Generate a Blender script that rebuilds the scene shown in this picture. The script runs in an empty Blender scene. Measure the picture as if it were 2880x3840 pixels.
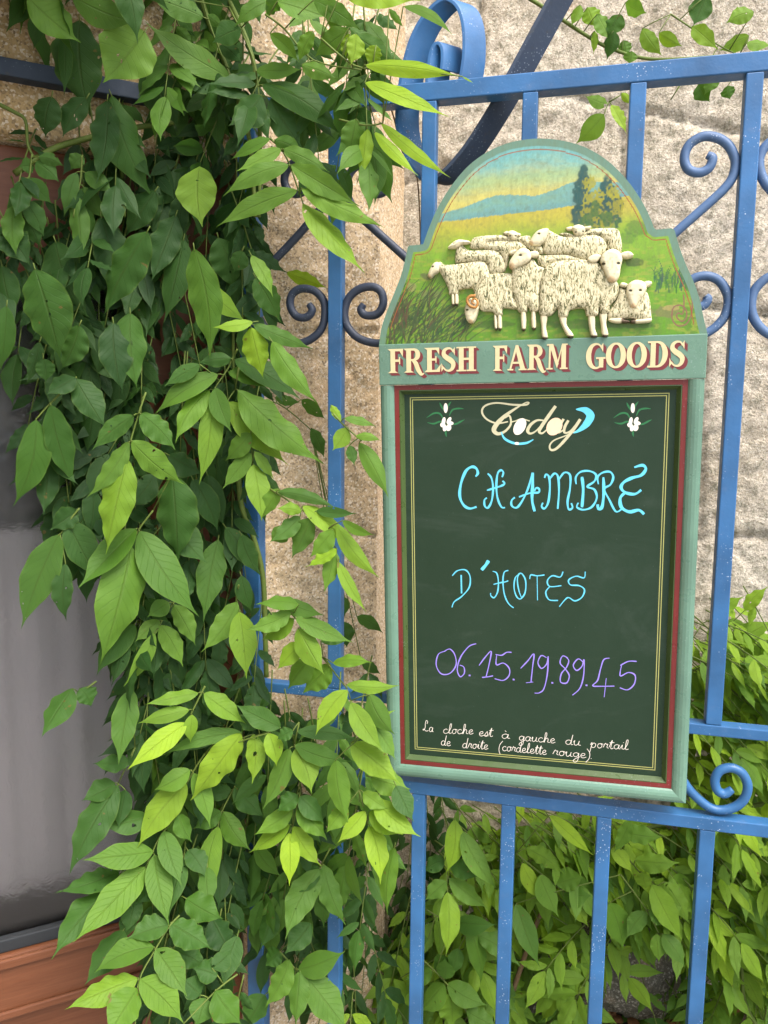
import bpy, bmesh, math, random
import numpy as np
from mathutils import Vector, Matrix, noise
random.seed(7); rng = np.random.default_rng(7)
R_ = math.radians
S = bpy.context.scene
COL = S.collection

# ------------------------------------------------------------------ camera, sky, sun, exposure
F = 2880.0                                   # focal length in photo pixels (photo 2880 x 3840)
CAM = np.array([0.0, -1.125, 1.42])
def cam_axes(yaw, pitch, roll):
    f = np.array([-math.sin(yaw)*math.cos(pitch), math.cos(yaw)*math.cos(pitch), -math.sin(pitch)])
    r = np.array([math.cos(yaw), math.sin(yaw), 0.0]); u = np.cross(r, f)
    r2 = math.cos(roll)*r + math.sin(roll)*u; u2 = -math.sin(roll)*r + math.cos(roll)*u
    return np.stack([r2, u2, -f], 1)
RC = cam_axes(R_(13.605), R_(6.924), R_(0.558))
cd = bpy.data.cameras.new('camera'); cam = bpy.data.objects.new('camera', cd); COL.objects.link(cam)
M = Matrix(RC.tolist()).to_4x4(); M.translation = Vector(CAM); cam.matrix_world = M
cd.sensor_fit = 'VERTICAL'; cd.sensor_height = 24.0; cd.lens = 24.0*F/3840.0
cd.clip_start = 0.02; cd.clip_end = 500
cd.dof.use_dof = True; cd.dof.focus_distance = 1.08; cd.dof.aperture_fstop = 9.0
S.camera = cam
SUN_EL, SUN_AZ = R_(57), R_(128)             # azimuth from +y (north) clockwise
W = bpy.data.worlds.new('World'); S.world = W; W.use_nodes = True
nt = W.node_tree; nt.nodes.clear()
sk = nt.nodes.new('ShaderNodeTexSky'); sk.sky_type = 'NISHITA'; sk.sun_disc = False
sk.sun_elevation = SUN_EL; sk.sun_rotation = SUN_AZ; sk.air_density = 1.0; sk.dust_density = 3.5; sk.ozone_density = 0.6
bgn = nt.nodes.new('ShaderNodeBackground'); bgn.inputs[1].default_value = 0.13
out = nt.nodes.new('ShaderNodeOutputWorld')
nt.links.new(sk.outputs[0], bgn.inputs[0]); nt.links.new(bgn.outputs[0], out.inputs[0])
sl = bpy.data.lights.new('sun', 'SUN'); sl.energy = 1.5; sl.angle = R_(38); sl.color = (1.0, 0.965, 0.92)
so = bpy.data.objects.new('sun', sl); COL.objects.link(so)
sd = Vector((math.sin(SUN_AZ)*math.cos(SUN_EL), math.cos(SUN_AZ)*math.cos(SUN_EL), math.sin(SUN_EL)))
so.rotation_euler = sd.to_track_quat('Z', 'Y').to_euler(); so.location = (2, -3, 5)
S.view_settings.view_transform = 'Standard'; S.view_settings.look = 'None'
S.view_settings.gamma = 1.0; S.view_settings.exposure = 1.9
S.cycles.max_bounces = 8; S.cycles.transparent_max_bounces = 8

# ------------------------------------------------------------------ photo pixel -> place
def ray(px, py):
    d = RC @ np.array([(px-1440)/F, -(py-1920)/F, -1.0]); return d/np.linalg.norm(d)
def hit(px, py, p0, n):
    d = ray(px, py); t = (np.asarray(n) @ (np.asarray(p0)-CAM))/(np.asarray(n) @ d); return CAM + d*t
def hy(px, py, y=0.0): return hit(px, py, (0, y, 0), (0, 1, 0))
DANG = R_(40); DD = np.array([math.cos(DANG), math.sin(DANG), 0.0]); DN = np.array([math.sin(DANG), -math.cos(DANG), 0.0])
DP = np.array([-0.487, 0.05, 0.0])           # a point of the splayed doorway wall beside the fence post
def hd(px, py, off=0.0): return hit(px, py, DP + DN*off, DN)
def sz(p): return float((np.asarray(p)-DP) @ DD), float(p[2])
def dpt(s, z, off=0.0): v = DP + DD*s + DN*off; return (float(v[0]), float(v[1]), float(z))
BACKY = 0.47

# ------------------------------------------------------------------ helpers
def obj(name, verts, faces, mat=None, parent=None, smooth=False, edges=()):
    me = bpy.data.meshes.new(name); me.from_pydata([tuple(map(float, v)) for v in verts], list(edges), faces)
    if smooth: me.polygons.foreach_set('use_smooth', [True]*len(me.polygons))
    me.update()
    o = bpy.data.objects.new(name, me); COL.objects.link(o)
    for m in (mat if isinstance(mat, (list, tuple)) else [mat]):
        if m: me.materials.append(m)
    if parent is not None: o.parent = parent; o.matrix_parent_inverse = Matrix.Identity(4)
    return o
def empty(name, loc=(0, 0, 0)):
    o = bpy.data.objects.new(name, None); COL.objects.link(o); o.location = loc; o.empty_display_size = 0.1; return o
def tag(o, label=None, cat=None, group=None, kind=None):
    if label: o['label'] = label
    if cat: o['category'] = cat
    if group: o['group'] = group
    if kind: o['kind'] = kind
    return o
class MB:
    def __init__(s): s.v = []; s.f = []; s.mi = []
    def add(s, v, f, mi=0):
        b = len(s.v); s.v += [tuple(map(float, p)) for p in v]; s.f += [tuple(i+b for i in q) for q in f]; s.mi += [mi]*len(f)
    def box(s, a, b, mi=0, ax=None, o=None):
        x0, y0, z0 = a; x1, y1, z1 = b
        v = [(x0,y0,z0),(x1,y0,z0),(x1,y1,z0),(x0,y1,z0),(x0,y0,z1),(x1,y0,z1),(x1,y1,z1),(x0,y1,z1)]
        if ax: v = [ax(*p) for p in v]
        s.add(v, [(0,3,2,1),(4,5,6,7),(0,1,5,4),(1,2,6,5),(2,3,7,6),(3,0,4,7)], mi)
    def tube(s, pts, r, n=8, mi=0, cap=True):
        P = [np.array(p, float) for p in pts]; k = len(P)
        rr = r if hasattr(r, '__len__') else [r]*k
        up = np.array([0.13, 0.92, 0.37]); v = []
        for i in range(k):
            t = P[min(i+1, k-1)]-P[max(i-1, 0)]; t = t/(np.linalg.norm(t)+1e-9)
            a = np.cross(t, up); a /= np.linalg.norm(a)+1e-9; b = np.cross(t, a)
            for j in range(n):
                c = 2*math.pi*j/n; v.append(P[i]+rr[i]*(math.cos(c)*a+math.sin(c)*b))
        f = [(i*n+j, i*n+(j+1) % n, (i+1)*n+(j+1) % n, (i+1)*n+j) for i in range(k-1) for j in range(n)]
        if cap: f += [tuple(range(n))[::-1], tuple((k-1)*n+j for j in range(n))]
        s.add(v, f, mi)
    def build(s, name, mat, parent=None, smooth=False, bevel=0.0):
        o = obj(name, s.v, s.f, mat, parent, smooth)
        if any(s.mi): o.data.polygons.foreach_set('material_index', s.mi)
        if bevel:
            m = o.modifiers.new('bevel', 'BEVEL'); m.width = bevel; m.segments = 2; m.limit_method = 'ANGLE'; m.angle_limit = R_(40)
        return o
def smooth_path(pts, step=6, closed=False):
    P = np.array(pts, float); n = len(P); o = []
    rngi = range(n if closed else n-1)
    for i in rngi:
        p0, p1, p2, p3 = (P[(i-1) % n], P[i], P[(i+1) % n], P[(i+2) % n]) if closed else (P[max(i-1, 0)], P[i], P[i+1], P[min(i+2, n-1)])
        for k in range(step):
            t = k/step
            o.append(0.5*((2*p1)+(-p0+p2)*t+(2*p0-5*p1+4*p2-p3)*t*t+(-p0+3*p1-3*p2+p3)*t**3))
    if not closed: o.append(P[-1])
    return np.array(o)
def set_attr(o, name, arr, typ='FLOAT_COLOR'):
    a = o.data.attributes.new(name, typ, 'POINT'); a.data.foreach_set('color' if typ == 'FLOAT_COLOR' else 'vector', np.asarray(arr, np.float32).ravel())

# ------------------------------------------------------------------ materials
class NT:
    def __init__(s, name):
        s.m = bpy.data.materials.new(name); s.m.use_nodes = True; s.t = s.m.node_tree; s.t.nodes.clear()
        s.o = s.n('ShaderNodeOutputMaterial')
    def n(s, t, **k):
        x = s.t.nodes.new(t)
        for a, b in k.items(): setattr(x, a, b)
        return x
    def l(s, a, b): s.t.links.new(a, b)
    def co(s, scale=(1, 1, 1), kind='Object'):
        c = s.n('ShaderNodeTexCoord'); m = s.n('ShaderNodeMapping'); m.inputs['Scale'].default_value = scale
        s.l(c.outputs[kind], m.inputs[0]); return m.outputs[0]
    def noise(s, scale, detail=4, rough=0.55, vec=None, dist=0.0):
        x = s.n('ShaderNodeTexNoise'); x.inputs['Scale'].default_value = scale; x.inputs['Detail'].default_value = detail
        x.inputs['Roughness'].default_value = rough; x.inputs['Distortion'].default_value = dist
        s.l(vec if vec is not None else s.co(), x.inputs['Vector']); return x.outputs['Fac']
    def vor(s, scale, vec=None, feat='F1', out='Distance'):
        x = s.n('ShaderNodeTexVoronoi', feature=feat); x.inputs['Scale'].default_value = scale
        s.l(vec if vec is not None else s.co(), x.inputs['Vector']); return x.outputs[out]
    def ramp(s, fac, stops):
        x = s.n('ShaderNodeValToRGB'); e = x.color_ramp.elements
        while len(e) < len(stops): e.new(0.5)
        for q, (p, c) in zip(e, stops): q.position = p; q.color = (*c, 1) if len(c) == 3 else c
        s.l(fac, x.inputs[0]); return x.outputs[0]
    def mix(s, fac, a, b, mode='MIX'):
        x = s.n('ShaderNodeMix', data_type='RGBA', blend_type=mode)
        for sock, v in ((x.inputs[0], fac), (x.inputs[6], a), (x.inputs[7], b)):
            if isinstance(v, (int, float)): sock.default_value = v
            elif isinstance(v, tuple): sock.default_value = (*v, 1)
            else: s.l(v, sock)
        return x.outputs[2]
    def math(s, op, a, b=0.0, c=None):
        x = s.n('ShaderNodeMath', operation=op)
        for i, v in enumerate((a, b, c)):
            if v is None: continue
            if isinstance(v, (int, float)): x.inputs[i].default_value = v
            else: s.l(v, x.inputs[i])
        return x.outputs[0]
    def bump(s, h, strength=0.3, dist=0.01, nrm=None):
        x = s.n('ShaderNodeBump'); x.inputs['Strength'].default_value = strength; x.inputs['Distance'].default_value = dist
        s.l(h, x.inputs['Height'])
        if nrm is not None: s.l(nrm, x.inputs['Normal'])
        return x.outputs[0]
    def pbr(s, col, rough=0.5, spec=0.5, metal=0.0, nrm=None, link=True):
        p = s.n('ShaderNodeBsdfPrincipled')
        if isinstance(col, tuple): p.inputs['Base Color'].default_value = (*col, 1)
        else: s.l(col, p.inputs['Base Color'])
        if isinstance(rough, (int, float)): p.inputs['Roughness'].default_value = rough
        else: s.l(rough, p.inputs['Roughness'])
        p.inputs['Specular IOR Level'].default_value = spec; p.inputs['Metallic'].default_value = metal
        if nrm is not None: s.l(nrm, p.inputs['Normal'])
        if link: s.l(p.outputs[0], s.o.inputs[0])
        return p

def m_paint(name, col, rough=0.42, spec=0.4, speck=(0.62, 0.68, 0.75), amount=0.5, dirt=(0.10, 0.11, 0.11), var=0.10):
    k = NT(name)
    big = k.noise(9, 3); fine = k.noise(60, 4)
    c = k.mix(k.ramp(big, [(0.35, (0, 0, 0)), (0.7, (1, 1, 1))]), tuple(x*(1-var*1.6) for x in col), tuple(min(1, x*(1+var)) for x in col))
    c = k.mix(k.ramp(fine, [(0.60, (0, 0, 0)), (0.80, (0.55, 0.55, 0.55))]), c, dirt)
    sp = k.vor(230); sel = k.noise(11, 4, 0.7)
    m = k.math('MULTIPLY', k.ramp(sp, [(0.10, (1, 1, 1)), (0.24, (0, 0, 0))]), k.ramp(sel, [(0.50, (0, 0, 0)), (0.62, (1, 1, 1))]))
    c = k.mix(k.math('MULTIPLY', m, amount), c, speck)
    ru = k.noise(33, 5, 0.7); c = k.mix(k.math('MULTIPLY', k.ramp(ru, [(0.66, (0, 0, 0)), (0.72, (1, 1, 1))]), amount*0.8), c, (0.11, 0.06, 0.035))
    k.pbr(c, k.ramp(fine, [(0.3, (rough-0.08,)*3), (0.7, (rough+0.15,)*3)]), spec, nrm=k.bump(k.noise(220, 3), 0.12, 0.002))
    return k.m
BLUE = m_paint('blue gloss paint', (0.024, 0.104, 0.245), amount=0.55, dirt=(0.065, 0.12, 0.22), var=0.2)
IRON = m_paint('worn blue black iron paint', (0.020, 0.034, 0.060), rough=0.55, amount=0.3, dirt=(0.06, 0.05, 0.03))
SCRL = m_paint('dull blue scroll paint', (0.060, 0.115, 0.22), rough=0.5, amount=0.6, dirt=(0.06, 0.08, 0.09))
TEAL = m_paint('teal sign paint', (0.098, 0.185, 0.132), rough=0.30, amount=0.12, dirt=(0.07, 0.14, 0.10), var=0.12)
REDP = m_paint('dark red sign paint', (0.135, 0.015, 0.013), rough=0.35, amount=0.15, dirt=(0.12, 0.02, 0.02), var=0.1)
BEVL = m_paint('dark green sign paint', (0.045, 0.075, 0.022), rough=0.33, amount=0.15, dirt=(0.04, 0.06, 0.02), var=0.08)
def m_flat(name, col, rough=0.5, spec=0.3, var=0.12):
    k = NT(name); n = k.noise(150, 3)
    k.pbr(k.mix(n, tuple(x*(1-var) for x in col), tuple(min(1, x*(1+var)) for x in col)), rough, spec); return k.m
CREAM = m_flat('cream letter paint', (0.50, 0.43, 0.24)); MAROON = m_flat('maroon shadow paint', (0.13, 0.022, 0.026))
CYAN = m_flat('cyan chalk marker', (0.10, 0.46, 0.62), 0.6); VIOL = m_flat('violet chalk marker', (0.25, 0.19, 0.62), 0.6)
WHITE = m_flat('white marker', (0.68, 0.62, 0.54), 0.6); PEACH = m_flat('peach marker', (0.72, 0.50, 0.34), 0.6)
LINE = m_flat('pale yellow line paint', (0.33, 0.33, 0.11)); LEAFP = m_flat('painted leaf green', (0.02, 0.13, 0.045))
TODAY = m_flat('faded cream lettering', (0.44, 0.42, 0.27))
def m_chalk():
    k = NT('dark green chalkboard'); n = k.noise(8, 5, 0.65); f = k.noise(400, 2)
    c = k.ramp(n, [(0.3, (0.010, 0.026, 0.012)), (0.75, (0.015, 0.033, 0.018))])
    d = k.vor(90); c = k.mix(k.math('MULTIPLY', k.ramp(d, [(0.03, (1, 1, 1)), (0.06, (0, 0, 0))]), 0.25), c, (0.12, 0.15, 0.13))
    hz = k.noise(5, 6, 0.7, k.co((1, 1, 2.2)), 1.0); c = k.mix(k.ramp(hz, [(0.52, (0, 0, 0)), (0.75, (0.22,)*3)]), c, (0.07, 0.09, 0.075))
    k.pbr(c, 0.5, 0.22, nrm=k.bump(f, 0.12, 0.001)); return k.m
CHALK = m_chalk()
def m_vcol(name, rough=0.42, spec=0.35, grain=0.25):
    k = NT(name); a = k.n('ShaderNodeAttribute', attribute_name='paint')
    n = k.noise(260, 3, 0.6, k.co((1, 1, 0.35)))
    c = k.mix(k.ramp(n, [(0.35, (grain,)*3), (0.62, (0, 0, 0))]), a.outputs['Color'], (0.10, 0.11, 0.05))
    k.pbr(c, rough, spec, nrm=k.bump(n, 0.15, 0.001)); return k.m
PICT = m_vcol('painted landscape'); PLAIN = m_vcol('carved cream paint', 0.5, 0.3, 0.12)
def m_wool():
    k = NT('carved wool paint'); v = k.co((400, 400, 140))
    w = k.noise(1.0, 3, 0.6, v, 0.9); w2 = k.noise(2.3, 2, 0.5, v, 0.5)
    h = k.math('ADD', k.math('MULTIPLY', w, 0.75), k.math('MULTIPLY', w2, 0.25))
    c = k.ramp(h, [(0.36, (0.055, 0.065, 0.03)), (0.44, (0.19, 0.18, 0.085)), (0.495, (0.52, 0.47, 0.29)), (0.7, (0.64, 0.59, 0.40))])
    k.pbr(c, 0.5, 0.3, nrm=k.bump(h, 0.9, 0.0025)); return k.m
WOOL = m_wool()
def m_granite(name, lo, mid, hi, speck=0.5, lichen=0.4, bumpd=0.004):
    k = NT(name); v = k.co()
    big = k.noise(3.2, 5, 0.6); g = k.noise(190, 4, 0.75); g2 = k.vor(330, out='Color'); md = k.noise(60, 6, 0.75)
    c = k.ramp(big, [(0.32, lo), (0.5, mid), (0.70, hi)])
    c = k.mix(k.ramp(md, [(0.48, (0, 0, 0)), (0.64, (lichen,)*3)]), c, tuple(x*y for x, y in zip(mid, (0.36, 0.40, 0.34))))
    bw = k.n('ShaderNodeRGBToBW'); k.l(g2, bw.inputs[0])
    c = k.mix(k.ramp(bw.outputs[0], [(0.16, (speck,)*3), (0.36, (0, 0, 0))]), c, (0.09, 0.07, 0.055))
    c = k.mix(k.ramp(bw.outputs[0], [(0.64, (0, 0, 0)), (0.84, (speck*0.8,)*3)]), c, (0.80, 0.74, 0.64))
    r = k.noise(6, 4); c = k.mix(k.ramp(r, [(0.60, (0, 0, 0)), (0.72, (0.4,)*3)]), c, (0.46, 0.30, 0.18))
    h = k.math('ADD', k.math('MULTIPLY', md, 0.9), k.math('MULTIPLY', g, 0.7))
    k.pbr(c, 0.9, 0.12, nrm=k.bump(h, 1.0, bumpd)); return k.m
GRAN = m_granite('pinkish granite', (0.42, 0.30, 0.17), (0.52, 0.39, 0.24), (0.60, 0.46, 0.31), 0.60, 0.35, 0.003)
RUBL = m_granite('weathered pale stone', (0.33, 0.28, 0.20), (0.51, 0.445, 0.345), (0.68, 0.61, 0.50), 0.40, 0.80, 0.007)
BROWN = m_granite('brown weathered stone', (0.33, 0.22, 0.10), (0.42, 0.29, 0.14), (0.47, 0.34, 0.18), 0.6, 0.3, 0.004)
DARKST = m_granite('shade darkened stone', (0.05, 0.045, 0.035), (0.09, 0.08, 0.06), (0.15, 0.14, 0.11), 0.3, 0.5, 0.006)  # stone colour darkened for the shade it lies in
def m_leaf():
    k = NT('wisteria leaf'); a = k.n('ShaderNodeAttribute', attribute_name='leaf')
    sp = k.n('ShaderNodeSeparateColor'); k.l(a.outputs['Color'], sp.inputs[0])
    v, u, y = sp.outputs[0], sp.outputs[1], sp.outputs[2]; rnd = a.outputs['Alpha']
    au = k.math('ABSOLUTE', k.math('SUBTRACT', u, 0.5))
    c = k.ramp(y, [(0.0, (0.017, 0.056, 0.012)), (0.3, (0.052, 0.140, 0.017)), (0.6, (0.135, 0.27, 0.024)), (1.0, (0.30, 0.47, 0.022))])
    mot = k.noise(45, 4, 0.6); c = k.mix(k.ramp(mot, [(0.35, (0.35,)*3), (0.65, (0, 0, 0))]), c, k.mix(0.5, c, (0.04, 0.10, 0.02)))
    c = k.mix(k.math('MULTIPLY', rnd, 0.22), c, (0.06, 0.12, 0.05))
    wob = k.math('MULTIPLY', k.math('SUBTRACT', mot, 0.5), 0.05)
    ph = k.math('SINE', k.math('MULTIPLY', k.math('ADD', k.math('SUBTRACT', v, k.math('MULTIPLY', au, 0.42)), wob), 66.0))
    vein = k.ramp(ph, [(0.93, (0, 0, 0)), (1.0, (1, 1, 1))])
    mid = k.ramp(au, [(0.010, (1, 1, 1)), (0.034, (0, 0, 0))]); rim = k.ramp(au, [(0.44, (0, 0, 0)), (0.5, (1, 1, 1))])
    c = k.mix(k.math('MULTIPLY', vein, 0.22), c, k.mix(0.5, c, (0.02, 0.05, 0.008)))
    c = k.mix(k.math('MULTIPLY', mid, 0.55), c, k.mix(0.35, c, (0.06, 0.06, 0.012)))
    c = k.mix(k.math('MULTIPLY', rim, 0.30), c, k.mix(0.5, c, (0.22, 0.30, 0.04)))
    sp2 = k.noise(70, 2, 0.5); c = k.mix(k.ramp(sp2, [(0.735, (0, 0, 0)), (0.75, (0.7,)*3)]), c, (0.16, 0.11, 0.03))
    nb = k.bump(k.math('ADD', k.math('MULTIPLY', vein, -0.5), k.math('ADD', k.math('MULTIPLY', mot, 0.9), k.math('MULTIPLY', mid, -0.8))), 0.5, 0.0016)
    p = k.pbr(c, 0.55, 0.24, nrm=nb, link=False)
    tr = k.n('ShaderNodeBsdfTranslucent'); k.l(k.mix(0.6, c, k.mix(1.0, c, (1.0, 1.0, 0.3), 'MULTIPLY')), tr.inputs[0])
    gm = k.n('ShaderNodeMixShader'); gm.inputs[0].default_value = 0.50
    k.l(p.outputs[0], gm.inputs[1]); k.l(tr.outputs[0], gm.inputs[2])
    hole = k.math('MULTIPLY', k.math('GREATER_THAN', k.noise(95, 2, 0.5), 0.725), k.math('GREATER_THAN', rnd, 0.45))
    tp = k.n('ShaderNodeBsdfTransparent'); hm = k.n('ShaderNodeMixShader'); k.l(hole, hm.inputs[0]); k.l(gm.outputs[0], hm.inputs[1]); k.l(tp.outputs[0], hm.inputs[2])
    k.l(hm.outputs[0], k.o.inputs[0]); return k.m
LEAF = m_leaf()
STEM = m_flat('green vine stem', (0.085, 0.12, 0.022), 0.6, 0.2, 0.3); BARK = m_flat('brown vine bark', (0.13, 0.085, 0.045), 0.85, 0.1, 0.4)
def m_wood():
    k = NT('varnished reddish wood'); v = k.co((3, 3, 40)); g = k.noise(3.0, 5, 0.6, v, 1.2); f = k.noise(14, 3, 0.6, v)
    c = k.ramp(g, [(0.25, (0.105, 0.037, 0.016)), (0.55, (0.135, 0.050, 0.023)), (0.8, (0.165, 0.066, 0.032))])
    c = k.mix(k.ramp(f, [(0.5, (0, 0, 0)), (0.8, (0.4,)*3)]), c, (0.14, 0.04, 0.012))
    k.pbr(c, 0.45, 0.25, nrm=k.bump(f, 0.12, 0.002)); return k.m
WOOD = m_wood()
def m_glass():
    k = NT('obscure patterned glass'); v1 = k.vor(80, feat='SMOOTH_F1'); n1 = k.noise(60, 3, 0.6, None, 2.5)
    h = k.math('ADD', k.math('MULTIPLY', v1, 0.9), k.math('MULTIPLY', n1, 0.9))
    p = k.pbr((0.88, 0.87, 0.88), 0.26, 0.5, nrm=k.bump(h, 0.22, 0.003)); p.inputs['Transmission Weight'].default_value = 1.0; p.inputs['IOR'].default_value = 1.45
    return k.m
GLASS = m_glass()
CURT = m_flat('added grey curtain', (0.34, 0.325, 0.32), 0.9, 0.05); HALL = m_flat('dark hallway plaster', (0.02, 0.018, 0.016), 0.9, 0.1)
RUBBER = m_flat('dark glazing bead', (0.022, 0.025, 0.028), 0.5, 0.3)
def m_soil():
    k = NT('soil and paving'); n = k.noise(18, 6, 0.7); g = k.noise(120, 3, 0.7)
    sx = k.n('ShaderNodeSeparateXYZ'); c0 = k.n('ShaderNodeTexCoord'); k.l(c0.outputs['Object'], sx.inputs[0])
    soil = k.ramp(n, [(0.3, (0.035, 0.026, 0.018)), (0.7, (0.12, 0.09, 0.06))])
    road = k.ramp(g, [(0.3, (0.22, 0.21, 0.20)), (0.7, (0.34, 0.33, 0.31))])
    c = k.mix(k.ramp(sx.outputs[1], [(0.0, (0, 0, 0)), (0.02, (1, 1, 1))]), road, soil)
    k.pbr(c, 0.95, 0.1, nrm=k.bump(n, 0.8, 0.02)); return k.m
SOIL = m_soil()
DEAD = m_flat('dead leaf brown', (0.23, 0.11, 0.045), 0.8, 0.1, 0.4)

# ------------------------------------------------------------------ ground
nx, ny = 90, 90
xs = np.concatenate([np.linspace(-40, -1.2, 8), np.linspace(-1.0, 1.4, 74), np.linspace(1.6, 40, 8)])
ys = np.concatenate([np.linspace(-40, -0.2, 8), np.linspace(-0.1, 0.6, 40), np.linspace(0.8, 40, 6)])
gv = []
for y in ys:
    for x in xs:
        t = min(1, max(0, (y-0.06)/0.3)); t = t*t*(3-2*t)
        z = t*0.21 + (0.02*noise.fractal((x*9, y*9, 3), 1, 2, 4) + 0.012*noise.noise((x*40, y*40, 0)))*t
        gv.append((x, y, z))
nX = len(xs)
gf = [(j*nX+i, j*nX+i+1, (j+1)*nX+i+1, (j+1)*nX+i) for j in range(len(ys)-1) for i in range(nX-1)]
tag(obj('ground', gv, gf, SOIL, smooth=True), kind='structure')

# ------------------------------------------------------------------ stone walls
def joint_depth(a, b, joints, w):
    """how far a point of the wall face lies inside a mortar joint, 0..1"""
    m = 0.0
    for (a0, b0, a1, b1) in joints:
        dx, dy = a1-a0, b1-b0; L2 = dx*dx+dy*dy
        t = max(0, min(1, ((a-a0)*dx+(b-b0)*dy)/L2)); d = math.hypot(a-a0-t*dx, b-b0-t*dy)
        d += 0.006*noise.noise((a*14, b*14, 5))+0.004*noise.noise((a*45, b*45, 9)); m = max(m, 1-min(1, max(0, d)/w))
    return m
def stone_face(name, point, a0, a1, b0, b1, step, joints, jw, jd, amp, mat, parent, seed=0.0, back=0.25):
    na, nb = max(2, int((a1-a0)/step)), max(2, int((b1-b0)/step)); v = []
    for j in range(nb+1):
        for i in range(na+1):
            a, b = a0+(a1-a0)*i/na, b0+(b1-b0)*j/nb
            h = amp*(0.7*noise.fractal((a*3.5+seed, b*3.5, seed), 1.1, 2.1, 3) + 0.42*noise.fractal((a*42, b*42, seed+7), 0.6, 2, 4))
            h -= jd*joint_depth(a, b, joints, jw)**0.7 if joints else 0
            v.append(point(a, b, h))
    f = [(j*(na+1)+i, j*(na+1)+i+1, (j+1)*(na+1)+i+1, (j+1)*(na+1)+i) for j in range(nb) for i in range(na)]
    # closed block: rim strips to a back face
    rim = [i for i in range(na+1)] + [j*(na+1)+na for j in range(1, nb+1)] + [nb*(na+1)+i for i in range(na-1, -1, -1)] + [j*(na+1) for j in range(nb-1, 0, -1)]
    base = len(v)
    for r in rim:
        j, i = divmod(r, na+1); v.append(point(a0+(a1-a0)*i/na, b0+(b1-b0)*j/nb, -back))
    n = len(rim)
    f += [(rim[(q+1) % n], rim[q], base+q, base+(q+1) % n) for q in range(n)]
    f.append(tuple(base+q for q in range(n)))
    return obj(name, v, f, mat, parent, smooth=True)

# back wall (faces the camera, behind the fence)
wall = empty('stone_wall', (0.4, BACKY, 0)); wl = wall.location
tag(wall, 'rough pale stone wall standing behind the blue fence', 'wall')
def bw(px, py): p = hy(px, py, BACKY); return float(p[0]), float(p[2])
bj = [bw(1500, 690)+bw(1720, 610), bw(2000, 330)+bw(2330, 400), bw(2330, 400)+bw(2880, 520), bw(2640, 1150)+bw(2880, 1180), bw(2330, 780)+bw(2640, 1150),
      bw(2600, 2020)+bw(2880, 2010), bw(2640, 1180)+bw(2620, 2020), bw(2700, 2010)+bw(2690, 2600), bw(1800, 240)+bw(1800, 0), bw(1430, 1900)+bw(2620, 1900), bw(1900, 1900)+bw(1900, 2600), bw(1400, 2600)+bw(2880, 2600), bw(2330, 400)+bw(2330, 780), bw(2330, 780)+bw(1430, 1180)]
stone_face('rubble_facing', lambda a, b, h: (a-wl.x, -h, b), -0.55, 1.15, 0.02, 2.4, 0.0075, bj, 0.008, 0.011, 0.010, RUBL, wall, 11.0)
stone_face('upper_masonry', lambda a, b, h: (a-wl.x, -h, b), -0.55, 4.5, 2.405, 3.2, 0.08, None, 0, 0, 0.02, RUBL, wall, 3.0)
stone_face('side_masonry', lambda a, b, h: (a-wl.x, -h, b), 1.155, 4.5, 0.02, 2.40, 0.08, None, 0, 0, 0.02, RUBL, wall, 5.0)

# splayed doorway wall: pier right of the door, lintel above it
gate_wall = empty('doorway_wall', dpt(0, 0)); gw = gate_wall.location
tag(gate_wall, 'pinkish granite doorway wall at an angle beside the fence post', 'wall')
dl = lambda a, b, h: tuple(np.array(dpt(a, b, h))-np.array(gw))
def dw(px, py): return sz(hd(px, py))
dj = [dw(1000, 1250)+dw(1480, 1245), dw(1290, 1370)+dw(1370, 1470), dw(1360, 2010)+dw(1480, 2020), dw(1000, 2010)+dw(1360, 2010), dw(1190, 2620)+dw(1480, 2620), dw(1400, 0)+dw(1420, 380)]
SC = dw(1425, 700)[0]
stone_face('granite_pier', dl, -0.035, SC, 0.0, 3.2, 0.006, dj, 0.007, 0.006, 0.008, GRAN, gate_wall, 21.0, 0.10)
stone_face('lintel_stone', dl, -1.5, -0.037, 1.80, 3.2, 0.010, [dw(0, 60)+dw(870, 160)], 0.008, 0.008, 0.010, BROWN, gate_wall, 33.0, 0.10)
stone_face('far_jamb', dl, -2.6, -0.93, 0.0, 1.797, 0.05, None, 0, 0, 0.01, GRAN, gate_wall, 41.0, 0.10)
stone_face('unseen_shade_wall', lambda a, b, h: (-0.87+h-gw.x, a-gw.y, b), -2.6, -0.43, 0.0, 3.2, 0.08, None, 0, 0, 0.02, GRAN, gate_wall, 51.0, 0.25)  # unseen side wall added to keep sky light off the left
mb = MB()   # return face of the pier towards the back wall
c0 = np.array(dpt(SC, 0, -0.02)); mb.box((0, 0, 0), (0.06, BACKY+0.05-c0[1], 3.2)); 
for i, q in enumerate(mb.v): mb.v[i] = tuple(np.array(q)+c0-np.array([0.07, 0.0, 0])-np.array(gw))
mb.build('pier_return', GRAN, gate_wall)

# ------------------------------------------------------------------ glazed door in the splayed wall
door = empty('glazed_door', dpt(-0.48, 0)); dz = np.array(door.location)
tag(door, 'reddish wooden door with a tall pane of obscure patterned glass', 'door')
dlo = lambda s, o, z: tuple(np.array(dpt(s, z, -o))-dz)   # s along, o into the wall, z up
TOPZ = 1.797; DR = -0.040; DLf = -0.925
g_bot = 0.5*(sz(hd(0, 3604, -0.03))[1]+sz(hd(389, 3481, -0.03))[1]); g_top = 1.62; gl, gr = DLf+0.12, -0.175
mb = MB()
mb.box((DLf, 0.03, 0.0), (gl, 0.075, TOPZ), ax=dlo); mb.box((gr, 0.03, 0.0), (DR, 0.075, TOPZ), ax=dlo)
mb.build('stile', WOOD, door, bevel=0.003)
mb = MB(); mb.box((gl+.001, 0.032, g_top), (gr-.001, 0.074, TOPZ-0.002), ax=dlo); mb.build('top_rail', WOOD, door, bevel=0.003)
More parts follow.
